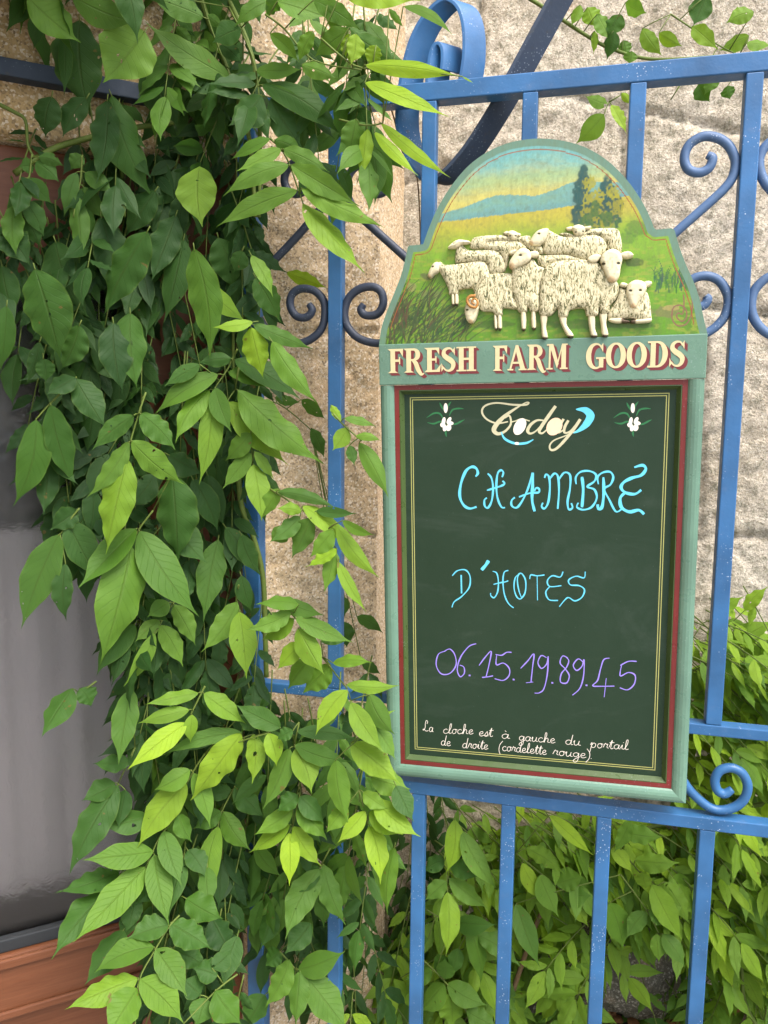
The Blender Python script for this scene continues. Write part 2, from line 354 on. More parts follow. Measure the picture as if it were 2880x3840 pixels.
mb = MB(); mb.box((gl+.001, 0.032, g_bot-0.10), (gr-.001, 0.074, g_bot), ax=dlo); mb.build('lock_rail', WOOD, door, bevel=0.004)
mb = MB(); mb.box((gl+.001, 0.024, g_bot-0.018), (gr-.001, 0.0315, g_bot-0.002), ax=dlo); mb.box((gl+.001, 0.026, g_bot-0.104), (gr-.001, 0.0315, g_bot-0.09), ax=dlo); mb.build('moulding', WOOD, door, bevel=0.003)
mb = MB(); mb.box((gl+.001, 0.050, 0.10), (gr-.001, 0.066, g_bot-0.101), ax=dlo); mb.build('lower_panel', WOOD, door)
mb = MB(); mb.box((gl+.001, 0.032, 0.0), (gr-.001, 0.074, 0.099), ax=dlo); mb.build('bottom_rail', WOOD, door, bevel=0.003)
mb = MB(); mb.box((gl+.003, 0.055, g_bot+0.001), (gr-.003, 0.061, g_top-0.001), ax=dlo); mb.build('glass_pane', GLASS, door)
mb = MB(); mb.box((gl+.002, 0.040, g_bot+0.0005), (gr-.002, 0.0545, g_bot+0.022), ax=dlo); mb.box((gl+.002, 0.040, g_top-0.016), (gr-.002, 0.0545, g_top-0.0005), ax=dlo); mb.build('glazing_bead', RUBBER, door, bevel=0.002)

ct = sz(hd(60, 2020, -0.09))[1]; mb = MB(); cv = []
for i in range(61):
    s_ = gl+(gr-gl)*i/60; cv.append((s_, 0.200+0.006*math.sin(i*1.1)+0.003*math.sin(i*2.7)))
for q in range(60): mb.add([dlo(cv[q][0], cv[q][1], g_bot+.002), dlo(cv[q+1][0], cv[q+1][1], g_bot+.002), dlo(cv[q+1][0], cv[q+1][1], ct), dlo(cv[q][0], cv[q][1], ct)], [(0, 1, 2, 3)])
mb.build('added_half_curtain', CURT, door, True)  # added curtain that lightens the lower half of the glass
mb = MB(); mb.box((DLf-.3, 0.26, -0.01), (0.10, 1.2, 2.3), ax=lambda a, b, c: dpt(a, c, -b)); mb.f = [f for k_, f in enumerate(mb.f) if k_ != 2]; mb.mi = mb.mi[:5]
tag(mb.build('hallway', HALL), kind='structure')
mb = MB(); mb.box((-0.5, 0, 0), (0.5, 0.1, 1))
# ------------------------------------------------------------------ blue iron fence
fence = empty('iron_fence', (-0.15, 0, 0)); FX = -0.15
tag(fence, 'blue painted iron fence with scrolls, chalkboard sign hanging on it', 'fence')
fx = lambda x, y, z: (x-FX, y, z)
def fbox(name, x0, x1, y0, y1, z0, z1, mat=BLUE, bev=0.0016):
    mb = MB(); mb.box((x0, y0, z0), (x1, y1, z1), ax=fx); return mb.build(name, mat, fence, bevel=bev)
ZT0, ZT1, ZM0, ZM1, ZL0, ZL1 = 1.8655, 1.8905, 0.9775, 0.9935, 0.8355, 0.8548
fbox('top_rail', -0.507, 1.6, -0.0005, 0.026, ZT0, ZT1)
mb = MB(); e0 = np.array([-0.5085, 0.002]); dirn = -DD[:2]; nrm = DN[:2]
q = [e0, e0+dirn*1.0, e0+dirn*1.0-nrm*0.0235, e0-nrm*0.0235]
mb.add([fx(p[0], p[1], z) for z in (ZT0+.001, ZT1-.001) for p in q], [(0,3,2,1),(4,5,6,7),(0,1,5,4),(1,2,6,5),(2,3,7,6),(3,0,4,7)])
mb.build('top_rail', IRON, fence, bevel=0.0016)  # left return of the blue rail, its deep shade put into darker paint
xb = [-0.5055, -0.362, -0.2226, -0.0828, 0.0583, 0.2005]
wb = [0.0290, 0.0213, 0.0205, 0.0210, 0.0208, 0.0212]
fbox('post', xb[0], xb[0]+wb[0], 0.0, 0.029, 0.0, ZT0-0.0003)
for i in range(1, 6):
    x0, x1 = xb[i], xb[i]+wb[i]
    if i == 5:
        fbox('bar', x0, x1, 0.0, 0.021, ZM1+.0003, ZT0-.0003); fbox('bar', x0+.001, x1+.001, 0.0, 0.021, 0.0, ZL0-.0003)
    else:
        fbox('bar', x0, x1, 0.0, 0.021, ZM1+.0003, ZT0-.0003); fbox('bar', x0, x1, 0.0, 0.021, 0.0, ZL0-.0003)
        if i == 1: fbox('bar', x0, x1, 0.0, 0.021, ZL1+.0003, ZM0-.0003)
for x in (0.345, 0.4855, 0.626, 0.7665):
    fbox('bar', x, x+.021, 0.0, 0.021, ZM1+.0003, ZT0-.0003); fbox('bar', x, x+.021, 0.0, 0.021, 0.0, ZL0-.0003)
fbox('middle_rail', xb[0]+wb[0]+.0003, 1.6, -0.0007, 0.0215, ZM0, ZM1)
fbox('lower_rail', xb[0]+wb[0]+.0003, 1.6, -0.0007, 0.0235, ZL0, ZL1)
DSCR = m_paint('shaded dark grey blue scroll paint', (0.026, 0.036, 0.062), rough=0.5, amount=0.25, dirt=(0.05, 0.05, 0.05))  # left scrolls: dark paint, with their shade put into the colour too
def scroll(pts, view, r=0.0062, mat=SCRL, y=0.0105, taper=True):
    ox, oy, sc = view
    P = smooth_path([hy(ox+sc*a, oy+sc*b, y) for a, b in pts], 6); k = len(P)
    rr = [r*(1.0 if (i > k*0.06) else 0.75+0.25*i/(k*0.06)) for i in range(k)]
    mb = MB(); mb.tube([fx(*p) for p in P], rr, 10); mb.build('scroll', mat, fence, smooth=True)
V1 = (900, 300, 0.49716); V2 = (2380, 400, 0.45208); V6 = (2400, 2200, 0.45198)
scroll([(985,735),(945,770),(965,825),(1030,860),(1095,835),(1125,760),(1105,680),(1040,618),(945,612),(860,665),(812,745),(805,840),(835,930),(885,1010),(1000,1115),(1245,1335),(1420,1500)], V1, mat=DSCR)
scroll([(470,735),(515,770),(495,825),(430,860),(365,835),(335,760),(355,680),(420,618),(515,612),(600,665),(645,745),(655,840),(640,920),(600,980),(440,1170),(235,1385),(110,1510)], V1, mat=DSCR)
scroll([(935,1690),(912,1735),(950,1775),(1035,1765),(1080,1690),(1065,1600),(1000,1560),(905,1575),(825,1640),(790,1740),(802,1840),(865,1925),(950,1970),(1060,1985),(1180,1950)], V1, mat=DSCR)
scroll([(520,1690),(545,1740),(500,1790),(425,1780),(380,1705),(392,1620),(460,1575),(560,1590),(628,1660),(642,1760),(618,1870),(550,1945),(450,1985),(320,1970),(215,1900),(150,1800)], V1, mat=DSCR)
scroll([(600,400),(645,430),(615,510),(535,548),(445,520),(412,430),(450,320),(560,250),(680,258),(775,320),(828,420),(835,500),(805,600),(735,690),(600,815),(340,1045),(150,1230)], V2)
scroll([(585,1570),(605,1600),(570,1650),(500,1660),(430,1600),(420,1500),(490,1425),(600,1405),(700,1445),(765,1545),(775,1640),(745,1740),(680,1820),(590,1880),(450,1930)], V2)
scroll([(1330,400),(1280,440),(1300,520),(1390,540),(1470,480),(1480,350),(1400,260),(1270,240),(1130,290),(1052,380),(1032,480),(1060,590),(1140,700),(1300,830)], V2)
scroll([(1240,1590),(1260,1650),(1340,1660),(1420,1580),(1400,1450),(1280,1390),(1120,1410),(1010,1500),(970,1600),(975,1720),(1030,1820),(1120,1890),(1260,1930)], V2)
scroll([(765,1680),(700,1718),(640,1685),(622,1600),(665,1525),(760,1503),(850,1550),(893,1650),(870,1750),(800,1820),(700,1852),(600,1840),(500,1775),(390,1660),(300,1500)], V6, 0.0066, BLUE)

# big flat-bar scroll standing behind the top rail
brk = empty('scrolled_bracket', tuple(hy(1560, 300, 0.03)*np.array([1, 1, 0])+np.array([0, 0, ZT0]))); bl0 = np.array(brk.location)
tag(brk, 'large curled flat iron bar rising behind the top rail, dark blue', 'bracket')
V3 = (1300, 0, 0.48222)
def flatbar(pts, name, mat, y0, wide, th=0.005):
    P = smooth_path([hy(V3[0]+V3[2]*a, V3[1]+V3[2]*b, y0)[[0, 2]] for a, b in pts], 8); k = len(P); v = []
    for i in range(k):
        t = P[min(i+1, k-1)]-P[max(i-1, 0)]; t /= np.linalg.norm(t); n = np.array([-t[1], t[0]])*th/2
        for (q, e) in ((P[i]-n, 0), (P[i]+n, 0), (P[i]+n, 1), (P[i]-n, 1)): v.append(np.array([q[0]+e*wide*.74, y0+e*wide*.67, q[1]])-bl0)
    f = [(i*4+j, i*4+(j+1) % 4, (i+1)*4+(j+1) % 4, (i+1)*4+j) for i in range(k-1) for j in range(4)] + [(3, 2, 1, 0), tuple((k-1)*4+j for j in range(4))]
    m = obj(name, v, f, mat, brk); b = m.modifiers.new('bevel', 'BEVEL'); b.width = 0.0008; b.segments = 2; b.limit_method = 'ANGLE'
flatbar([(735,540),(742,450),(738,380),(715,338),(680,345),(650,410),(632,520),(622,640),(640,760)], 'inner_curl', BLUE, 0.030, 0.036)
flatbar([(870,640),(890,560),(908,420),(908,250),(885,120),(840,30),(760,-10),(680,30),(590,130),(520,250),(465,400),(420,600),(388,860),(400,1040),(440,1160),(500,1290),(575,1390)], 'outer_curl', BLUE, 0.029, 0.036)  # brighter blue than the brace: its reflected light put into the colour
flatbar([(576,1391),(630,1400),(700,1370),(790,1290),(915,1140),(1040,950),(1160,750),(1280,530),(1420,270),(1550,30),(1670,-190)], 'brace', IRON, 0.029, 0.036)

# ------------------------------------------------------------------ farm goods chalkboard sign
A_ = np.array([0.9996, 0.0084, 0.0203]); A_ /= np.linalg.norm(A_)
N_ = np.array([-0.0092, 0.9991, 0.0405]); N_ -= A_*(A_ @ N_); N_ /= np.linalg.norm(N_)
U_ = np.cross(A_, N_)                          # up along the board
P0 = CAM + 0.35*np.array([-0.64606, 3.10859, 0.08617])
def bw_hit(px, py, w=0.0): return hit(px, py, P0-N_*w, N_)
BO = bw_hit(2030, 2960)                        # base of the sign
sign = empty('farm_goods_sign'); MS = Matrix((A_.tolist(), N_.tolist(), U_.tolist())).transposed().to_4x4(); MS.translation = Vector(BO); sign.matrix_world = MS
tag(sign, 'green chalkboard sign topped by a carved flock of sheep, FRESH FARM GOODS', 'sign')
def bl(px, py, w=0.0):                         # photo pixel -> board local (u, v) on the plane w in front of the panel
    p = bw_hit(px, py, w)-BO; return np.array([p @ A_, p @ U_])
def L3(uv, w): return (float(uv[0]), -float(w), float(uv[1]))
ZA = lambda x, y: (1380+x*0.78360, 480+y*0.78360)
Z2 = lambda x, y: (1400+x*0.77155, 1220+y*0.77155)
Z3 = lambda x, y: (1400+x*0.77155, 2000+y*0.77155)
ZS = lambda x, y: (1480+x*0.63894, 850+y*0.63894)
WB = 0.013                                     # band / frame front
uL = 0.5*(bl(*Z2(40, 330), WB*.6)[0]+bl(*Z3(58, 800), WB*.6)[0]); uR = 0.5*(bl(*Z2(1608, 300), WB*.6)[0]+bl(*Z3(1530, 1150), WB*.6)[0])
vB = 0.5*(bl(*Z3(1515, 1308), WB*.6)[1]+bl(*(1489, 2912), WB*.6)[1])
vT = 0.5*(bl(*ZA(60, 1035), WB)[1]+bl(*ZA(1608, 985), WB)[1])
v1 = 0.5*(bl(*Z2(115, 288), WB)[1]+bl(*Z2(1520, 262), WB)[1])     # underside of the band
print('sign', uL, uR, vB, v1, vT)
def sweepU(name, prof, u0, u1, vb, vt, mat, s0=0.0, top=False, bevel=0):
    """moulding swept down the left, along the bottom and up the right side (top=True: closed ring)"""
    mb = MB(); n = len(prof)
    def ring(corner):
        o = []
        for s, h in prof:
            du, dv = {'bl': (u0+s, vb+s), 'br': (u1-s, vb+s), 'tl': (u0+s, vt-(s-s0) if top else vt), 'tr': (u1-s, vt-(s-s0) if top else vt)}[corner]
            o.append((du, -h, dv))
        return o
    seq = ['tl', 'bl', 'br', 'tr'] + (['tl'] if top else [])
    for c0_, c1_ in zip(seq[:-1], seq[1:]):
        a, b = ring(c0_), ring(c1_)
        mb.add(a+b, [(i, i+1, n+i+1, n+i) for i in range(n-1)] + [(n-1, 0, n, 2*n-1)] + ([] if top else []))
        if not top: mb.add(a, [tuple(range(n))]); mb.add(b, [tuple(range(n))[::-1]])
    return mb.build(name, mat, sign)
prof_teal = [(0, -0.006), (0, 0.006), (0.0008, 0.0085), (0.003, 0.0108), (0.0065, 0.0125), (0.011, 0.0130), (0.015, 0.0122), (0.0185, 0.0105), (0.0205, 0.0085), (0.0205, -0.006)]
o = sweepU('frame', prof_teal, uL, uR, vB, v1-0.0003, TEAL)
s0 = 0.0207
prof_red = [(s0, -0.005), (s0, 0.0082), (s0+0.0066, 0.0082), (s0+0.0066, -0.005)]
sweepU('red_trim', prof_red, uL, uR, vB, v1-0.0006, REDP, s0, True)
s1 = s0+0.0068
prof_bev = [(s1, -0.005), (s1, 0.0078), (s1+0.0012, 0.0080), (s1+0.006, 0.0004), (s1+0.006, -0.005)]
sweepU('inner_bevel', prof_bev, uL, uR, vB, v1-0.0006-0.0068, BEVL, s1, True)
mb = MB(); mb.box((uL+0.02, -0.0001, vB+0.02), (uR-0.02, 0.006, v1-0.001)); mb.build('chalk_panel', CHALK, sign)
mb = MB(); mb.box((uL, -WB, v1), (uR, 0.006, vT)); mb.build('name_band', TEAL, sign, bevel=0.0012)

# --- arched picture panel, painted point by point
WA = 0.0095
outl = [(60,1035),(64,960),(90,880),(130,780),(160,700),(180,620),(190,572),(196,563),(245,560),(264,556),(275,525),(295,470),(330,390),(390,290),(470,192),(560,122),(660,76),(760,55),(850,52),(950,65),(1050,98),(1150,160),(1240,250),(1310,350),(1350,430),(1368,478),(1380,487),(1450,480),(1466,488),(1474,515),(1492,575),(1520,650),(1560,740),(1590,830),(1604,900),(1609,985)]
OL = np.array([bl(*ZA(*p), WA) for p in outl]); OL[0, 0] = uL; OL[-1, 0] = uR; OL[0, 1] = OL[-1, 1] = vT+0.0002
def dense(P, d):
    o = []
    for a, b in zip(P[:-1], P[1:]):
        n = max(1, int(np.linalg.norm(b-a)/d)); o += [a+(b-a)*i/n for i in range(n)]
    return np.array(o+[P[-1]])
arcs = smooth_path(OL[10:26], 6)
OLs = np.concatenate([smooth_path(OL[:7], 5), OL[7:10], arcs, OL[26:28], smooth_path(OL[28:], 5)])
OLd = dense(OLs, 0.0012)
for i in range(1, len(OLd)): OLd[i, 0] = max(OLd[i, 0], OLd[i-1, 0]+1e-6)
# pixel coordinates of a board point, for the picture
def to_px(uv, w):
    p = BO + np.outer(uv[:, 0], A_) + np.outer(uv[:, 1], U_) - N_*w; c = (p-CAM) @ RC
    return np.stack([1440+F*c[:, 0]/-c[:, 2], 1920-F*c[:, 1]/-c[:, 2]], 1)
def seg_dist(Q, P, closed=False):
    d = np.full(len(Q), 1e9); n = len(P)
    for i in range(n if closed else n-1):
        a, b = P[i], P[(i+1) % n]; ab = b-a; L = ab @ ab+1e-18
        t = np.clip(((Q-a) @ ab)/L, 0, 1); d = np.minimum(d, np.linalg.norm(Q-a-t[:, None]*ab, axis=1))
    return d
NVR = 210
cols = []
for u, v in OLd: cols.append(np.stack([np.full(NVR+1, u), vT+0.0002+(v-vT)*np.linspace(0, 1, NVR+1)], 1))
Q = np.concatenate(cols); nc = len(OLd)
pxy = to_px(Q, WA); X = (pxy[:, 0]-1380)/0.7836; Y = (pxy[:, 1]-480)/0.7836
edge = seg_dist(Q, OLs)
def lerp(a, b, t): return np.asarray(a)*(1-t[:, None])+np.asarray(b)*t[:, None]
def sst(a, b, x): t = np.clip((x-a)/(b-a), 0, 1); return t*t*(3-2*t)
def vnoise(x, y, s, seed):
    g = np.random.default_rng(seed).random((64, 64)); x = x/s; y = y/s
    xi, yi = np.floor(x).astype(int), np.floor(y).astype(int); fx_, fy_ = x-xi, y-yi; fx_ = fx_*fx_*(3-2*fx_); fy_ = fy_*fy_*(3-2*fy_)
    G = lambda a, b: g[a % 64, b % 64]
    return (G(xi, yi)*(1-fx_)+G(xi+1, yi)*fx_)*(1-fy_)+(G(xi, yi+1)*(1-fx_)+G(xi+1, yi+1)*fx_)*fy_
Yt = Y + 0.10*(X-800)
n1 = vnoise(X, Y, 90, 1); n2 = vnoise(X, Y*3, 30, 2); n3 = vnoise(X, Y, 14, 3); n4 = vnoise(X*1.5, Y*.5, 10, 4); n5 = vnoise(X, Y*.8, 8, 14)
sky_t = sst(110, 330, Yt+60*(n1-.5)+40*(n2-.5))
Cc = lerp((0.17, 0.44, 0.42), (0.60, 0.54, 0.14), sky_t)
Cc = lerp(Cc, (0.32, 0.50, 0.22), 0.55*sst(180, 230, Yt)*(1-sst(240, 300, Yt)))
grs = sst(390, 560, Yt+40*(n1-.5))
fld = lerp((0.60, 0.52, 0.07), (0.24, 0.46, 0.03), grs); fld = lerp(fld, (0.13, 0.34, 0.015), sst(540, 950, Y)*0.9)
fld = lerp(fld, (0.09, 0.20, 0.012), 0.4*sst(0.55, 0.8, n1)*sst(560, 700, Y)); fld = lerp(fld, (0.40, 0.44, 0.06), 0.5*sst(0.55, 0.8, n2)*sst(480, 620, Y))
hx = [200, 350, 470, 600, 680, 800, 880, 960, 1010, 1230, 1300, 1700]; ht = [440, 412, 375, 325, 318, 326, 300, 264, 252, 262, 318, 420]
hb = [470, 450, 437, 420, 410, 398, 388, 374, 366, 326, 318, 300]
htop = np.interp(X, hx, ht); hbot = np.interp(X, hx, hb)
Cc = np.where((Y > hbot)[:, None], fld, Cc)
inh = (Y > htop+4*(n3-.5)) & (Y < hbot+5*(n3-.5))
hill = lerp((0.17, 0.38, 0.36), (0.20, 0.40, 0.30), n2); hill = lerp(hill, (0.12, 0.30, 0.33), 0.5*sst(0.5, .9, (Y-htop)/np.maximum(hbot-htop, 1)))
Cc = np.where(inh[:, None], hill, Cc)
def blob(cx, cy, rx, ry, col, amt, rag=0.5, nn=None):
    global Cc
    d = ((X-cx)/rx)**2+((Y-cy)/ry)**2; m = sst(1.15, 0.6, d+rag*((n3 if nn is None else nn)-.5)*2)*amt; Cc = lerp(Cc, col, m)
for (cx, cy, rx, ry) in ((1032, 250, 22, 60), (1025, 330, 35, 90), (1020, 420, 38, 60), (1145, 300, 26, 60), (1155, 390, 50, 90), (1100, 400, 60, 70)): blob(cx, cy, rx*1.3, ry*1.2, (0.012, 0.080, 0.075), 0.97, 0.5)
for (cx, cy, rx, ry) in ((1060, 270, 26, 36), (1075, 340, 40, 50), (1065, 410, 45, 45), (1175, 310, 28, 36), (1185, 370, 34, 50), (1120, 430, 60, 40), (1110, 330, 20, 40)): blob(cx, cy, rx*1.05, ry, (0.36, 0.34, 0.02), 0.85, 1.3, n5)
for (cx, cy, rx, ry) in ((1090, 380, 22, 50), (1150, 440, 50, 40), (1050, 440, 40, 30)): blob(cx, cy, rx, ry, (0.05, 0.15, 0.03), 0.85, 1.0)
for (cx, cy, rx, ry, cc, am) in ((1290, 480, 60, 40, (0.08, 0.20, 0.03), .6), (1240, 530, 50, 26, (0.08, 0.20, 0.03), .5), (1270, 640, 50, 22, (0.05, 0.10, 0.02), .8), (1430, 880, 70, 28, (0.22, 0.24, 0.07), .9), (1450, 860, 40, 14, (0.45, 0.38, 0.12), .8),
        (290, 710, 40, 18, (0.14, 0.15, 0.06), .8), (210, 760, 24, 22, (0.35, 0.33, 0.12), .7), (300, 800, 50, 30, (0.20, 0.24, 0.09), .7), (590, 940, 120, 20, (0.06, 0.13, 0.02), .7), (1010, 940, 190, 24, (0.07, 0.15, 0.02), .7), (415, 865, 60, 18, (0.06, 0.12, 0.02), .7), (1250, 940, 140, 20, (0.06, 0.13, 0.02), .7), (480, 920, 50, 14, (0.06, 0.09, 0.02), .8)):
    blob(cx, cy, rx, ry, cc, am)
def strokes(n, x0, x1, y0, y1, lx, ly, wd, cols_, seed):
    global Cc
    r = np.random.default_rng(seed)
    for _ in range(n):
        a = np.array([r.uniform(x0, x1), r.uniform(y0, y1)]); b = a+np.array([r.uniform(*lx), -r.uniform(*ly)]); m = (a+b)/2+np.array([-0.12*(b[1]-a[1])*np.sign(b[0]-a[0])*-1, 0])
        sel = np.where((X > min(a[0], b[0])-30) & (X < max(a[0], b[0])+30) & (Y < a[1]+10) & (Y > b[1]-10))[0]
        if len(sel) == 0: continue
        q = np.stack([X[sel], Y[sel]], 1); pp = smooth_path([a, m, b], 3); d = seg_dist(q, pp); tt = np.clip((a[1]-q[:, 1])/max(1, a[1]-b[1]), 0, 1)
        mk = sst(1.0, 0.5, d/(wd*(1-.75*tt)+.5))*0.85; Cc[sel] = lerp(Cc[sel], cols_[r.integers(len(cols_))], mk)
dk = [(0.025, 0.085, 0.03), (0.03, 0.07, 0.02), (0.05, 0.10, 0.02), (0.20, 0.32, 0.03), (0.09, 0.05, 0.03)]
strokes(150, 80, 330, 880, 1060, (10, 160), (60, 190), 5.0, dk, 5); strokes(60, 250, 470, 940, 1040, (20, 150), (40, 120), 4.0, dk, 6)
strokes(40, 95, 200, 850, 1000, (0, 60), (60, 160), 4.0, [(0.10, 0.05, 0.03), (0.04, 0.08, 0.02)], 8)
strokes(60, 1370, 1540, 720, 790, (-25, 25), (40, 100), 4.5, [(0.02, 0.12, 0.06), (0.03, 0.10, 0.08), (0.06, 0.20, 0.02)], 7)
Cc = lerp(Cc, (0.13, 0.15, 0.05), 0.25*sst(0.72, 0.9, n3)); Cc *= np.where(Y > hbot, 0.60, 0.70)[:, None]*(0.90+0.2*vnoise(X, Y, 5, 9))[:, None]
# teal rim, red line and swirl
red = sst(0.0118, 0.0100, edge)
inner = edge
linm = (np.abs(edge-0.0128) < 0.00055) & (Y < 960)
swirl = smooth_path([ZA(*p) for p in [(1540,770),(1552,840),(1545,900),(1520,940),(1480,945),(1455,910),(1462,860),(1495,848),(1522,870),(1522,910),(1500,925),(1478,905),(1485,885),(1505,890),(1512,850),(1510,800)]], 6)
sw = seg_dist(pxy, swirl) < 2.6
Cc = np.where(sw[:, None], np.array((0.17, 0.075, 0.05)), Cc)
Cc = np.where((linm & (X < 1560))[:, None], np.array((0.23, 0.05, 0.015)), Cc)
rimm = sst(0.0094, 0.0084, edge)
Cc = lerp(Cc, (0.098, 0.185, 0.132), np.where(Y > 1000, rimm*0.9, rimm))
verts = [L3(q, WA) for q in Q]; n_front = len(verts)
faces = [(i*(NVR+1)+j, (i+1)*(NVR+1)+j, (i+1)*(NVR+1)+j+1, i*(NVR+1)+j+1) for i in range(nc-1) for j in range(NVR)]
bv = [L3(q, WA) for q in OLd] + [L3(q, -0.004) for q in OLd] + [L3((q[0], vT+0.0002), -0.004) for q in OLd]
verts += bv
faces += [(n_front+i, n_front+i+1, n_front+nc+i+1, n_front+nc+i)[::-1] for i in range(nc-1)] + [(n_front+nc+i, n_front+nc+i+1, n_front+2*nc+i+1, n_front+2*nc+i) for i in range(nc-1)]
ap = obj('picture_panel', verts, faces, PICT, sign)
colA = np.ones((len(verts), 4)); colA[:n_front, :3] = np.clip(Cc, 0, 1); colA[n_front:, :3] = (0.098, 0.185, 0.132); set_attr(ap, 'paint', colA)

# --- carved sheep
def inside(Q, P):
    c = np.zeros(len(Q), bool); n = len(P)
    for i in range(n):
        a, b = P[i], P[(i+1) % n]
        k = ((a[1] > Q[:, 1]) != (b[1] > Q[:, 1])) & (Q[:, 0] < (b[0]-a[0])*(Q[:, 1]-a[1])/(b[1]-a[1]+1e-12)+a[0]); c ^= k
    return c
def nearest(Q, P):
    best = np.full(len(Q), 1e9); bp = np.zeros_like(Q); n = len(P)
    for i in range(n):
        a, b = P[i], P[(i+1) % n]; ab = b-a; t = np.clip(((Q-a) @ ab)/(ab @ ab+1e-18), 0, 1); p = a+t[:, None]*ab
        d = np.linalg.norm(Q-p, axis=1); m = d < best; best[m] = d[m]; bp[m] = p[m]
    return best, bp
def relief(name, polys, base, H, rad, mat, parent, step=3.0, paint=None, rel=()):
    """outline(s) in photo space swelled into a carved form; base, H in metres, rad in pixels"""
    mb_v, mb_f, pc = [], [], []
    for poly in polys:
        P = smooth_path(poly, 4, True); x0, y0 = P.min(0)-step; x1, y1 = P.max(0)+step
        nx_, ny_ = int((x1-x0)/step)+2, int((y1-y0)/step)+2
        gx, gy = np.meshgrid(x0+step*np.arange(nx_), y0+step*np.arange(ny_)); Qg = np.stack([gx.ravel(), gy.ravel()], 1)
        ins = inside(Qg, P); d, npnt = nearest(Qg, P); near = (~ins) & (d < step*1.45)
        pos = np.where(ins[:, None], Qg, npnt); dd = np.where(ins, d, 0)
        t = np.clip(dd/rad, 0, 1); h = base*np.clip(dd/(step*0.8), 0, 1)+H*np.sqrt(np.maximum(0, 1-(1-t)**2))
        for (cx, cy, rr, am) in rel: h += np.where(ins, am*np.exp(-((Qg[:, 0]-cx)**2+(Qg[:, 1]-cy)**2)/rr**2), 0)
        ok = ins | near; idx = -np.ones(len(Qg), int); sel = np.where(ok)[0]; idx[sel] = np.arange(len(sel))+len(mb_v)
        for s in sel: mb_v.append(L3(bl(*ZS(*pos[s]), WA), WA-0.0002+h[s]))
        if paint: pc.append(paint(pos[sel]))
        for j in range(ny_-1):
            for i in range(nx_-1):
                q = (j*nx_+i, (j+1)*nx_+i, (j+1)*nx_+i+1, j*nx_+i+1)
                if all(ok[k] for k in q) and any(ins[k] for k in q): mb_f.append(tuple(idx[k] for k in q))
    o = obj(name, mb_v, mb_f, mat, parent, smooth=True)
    if paint:
        c = np.ones((len(mb_v), 4)); c[:, :3] = np.concatenate(pc); set_attr(o, 'paint', c)
    return o
CRM = (0.62, 0.56, 0.37)
def face_paint(eyes, noses=()):
    def f(q):
        c = np.tile(np.array(CRM), (len(q), 1)).astype(float)
        nz = vnoise(q[:, 0], q[:, 1], 12, 21); c = lerp(c, (0.36, 0.33, 0.20), 0.6*sst(0.6, 0.9, nz))
        for (x, y, rr) in noses: c = lerp(c, (0.48, 0.30, 0.15), 0.7*sst(1.3, 0.5, np.hypot(q[:, 0]-x, q[:, 1]-y)/rr))
        for (x, y, rr) in eyes: c = lerp(c, (0.03, 0.025, 0.01), sst(1.25, 0.8, np.hypot((q[:, 0]-x)*0.8, (q[:, 1]-y)*1.2)/rr))
        return c
    return f
def leg_paint(q):
    c = np.tile(np.array(CRM), (len(q), 1)).astype(float); yb = q[:, 1].max()
    return lerp(c, (0.06, 0.04, 0.025), sst(yb-20, yb-10, q[:, 1]))
def knee_paint(q):
    c = np.tile(np.array(CRM), (len(q), 1)).astype(float); return lerp(c, (0.08, 0.05, 0.03), np.maximum(sst(1320, 1335, q[:, 0])*sst(1420, 1405, q[:, 0]), 0))
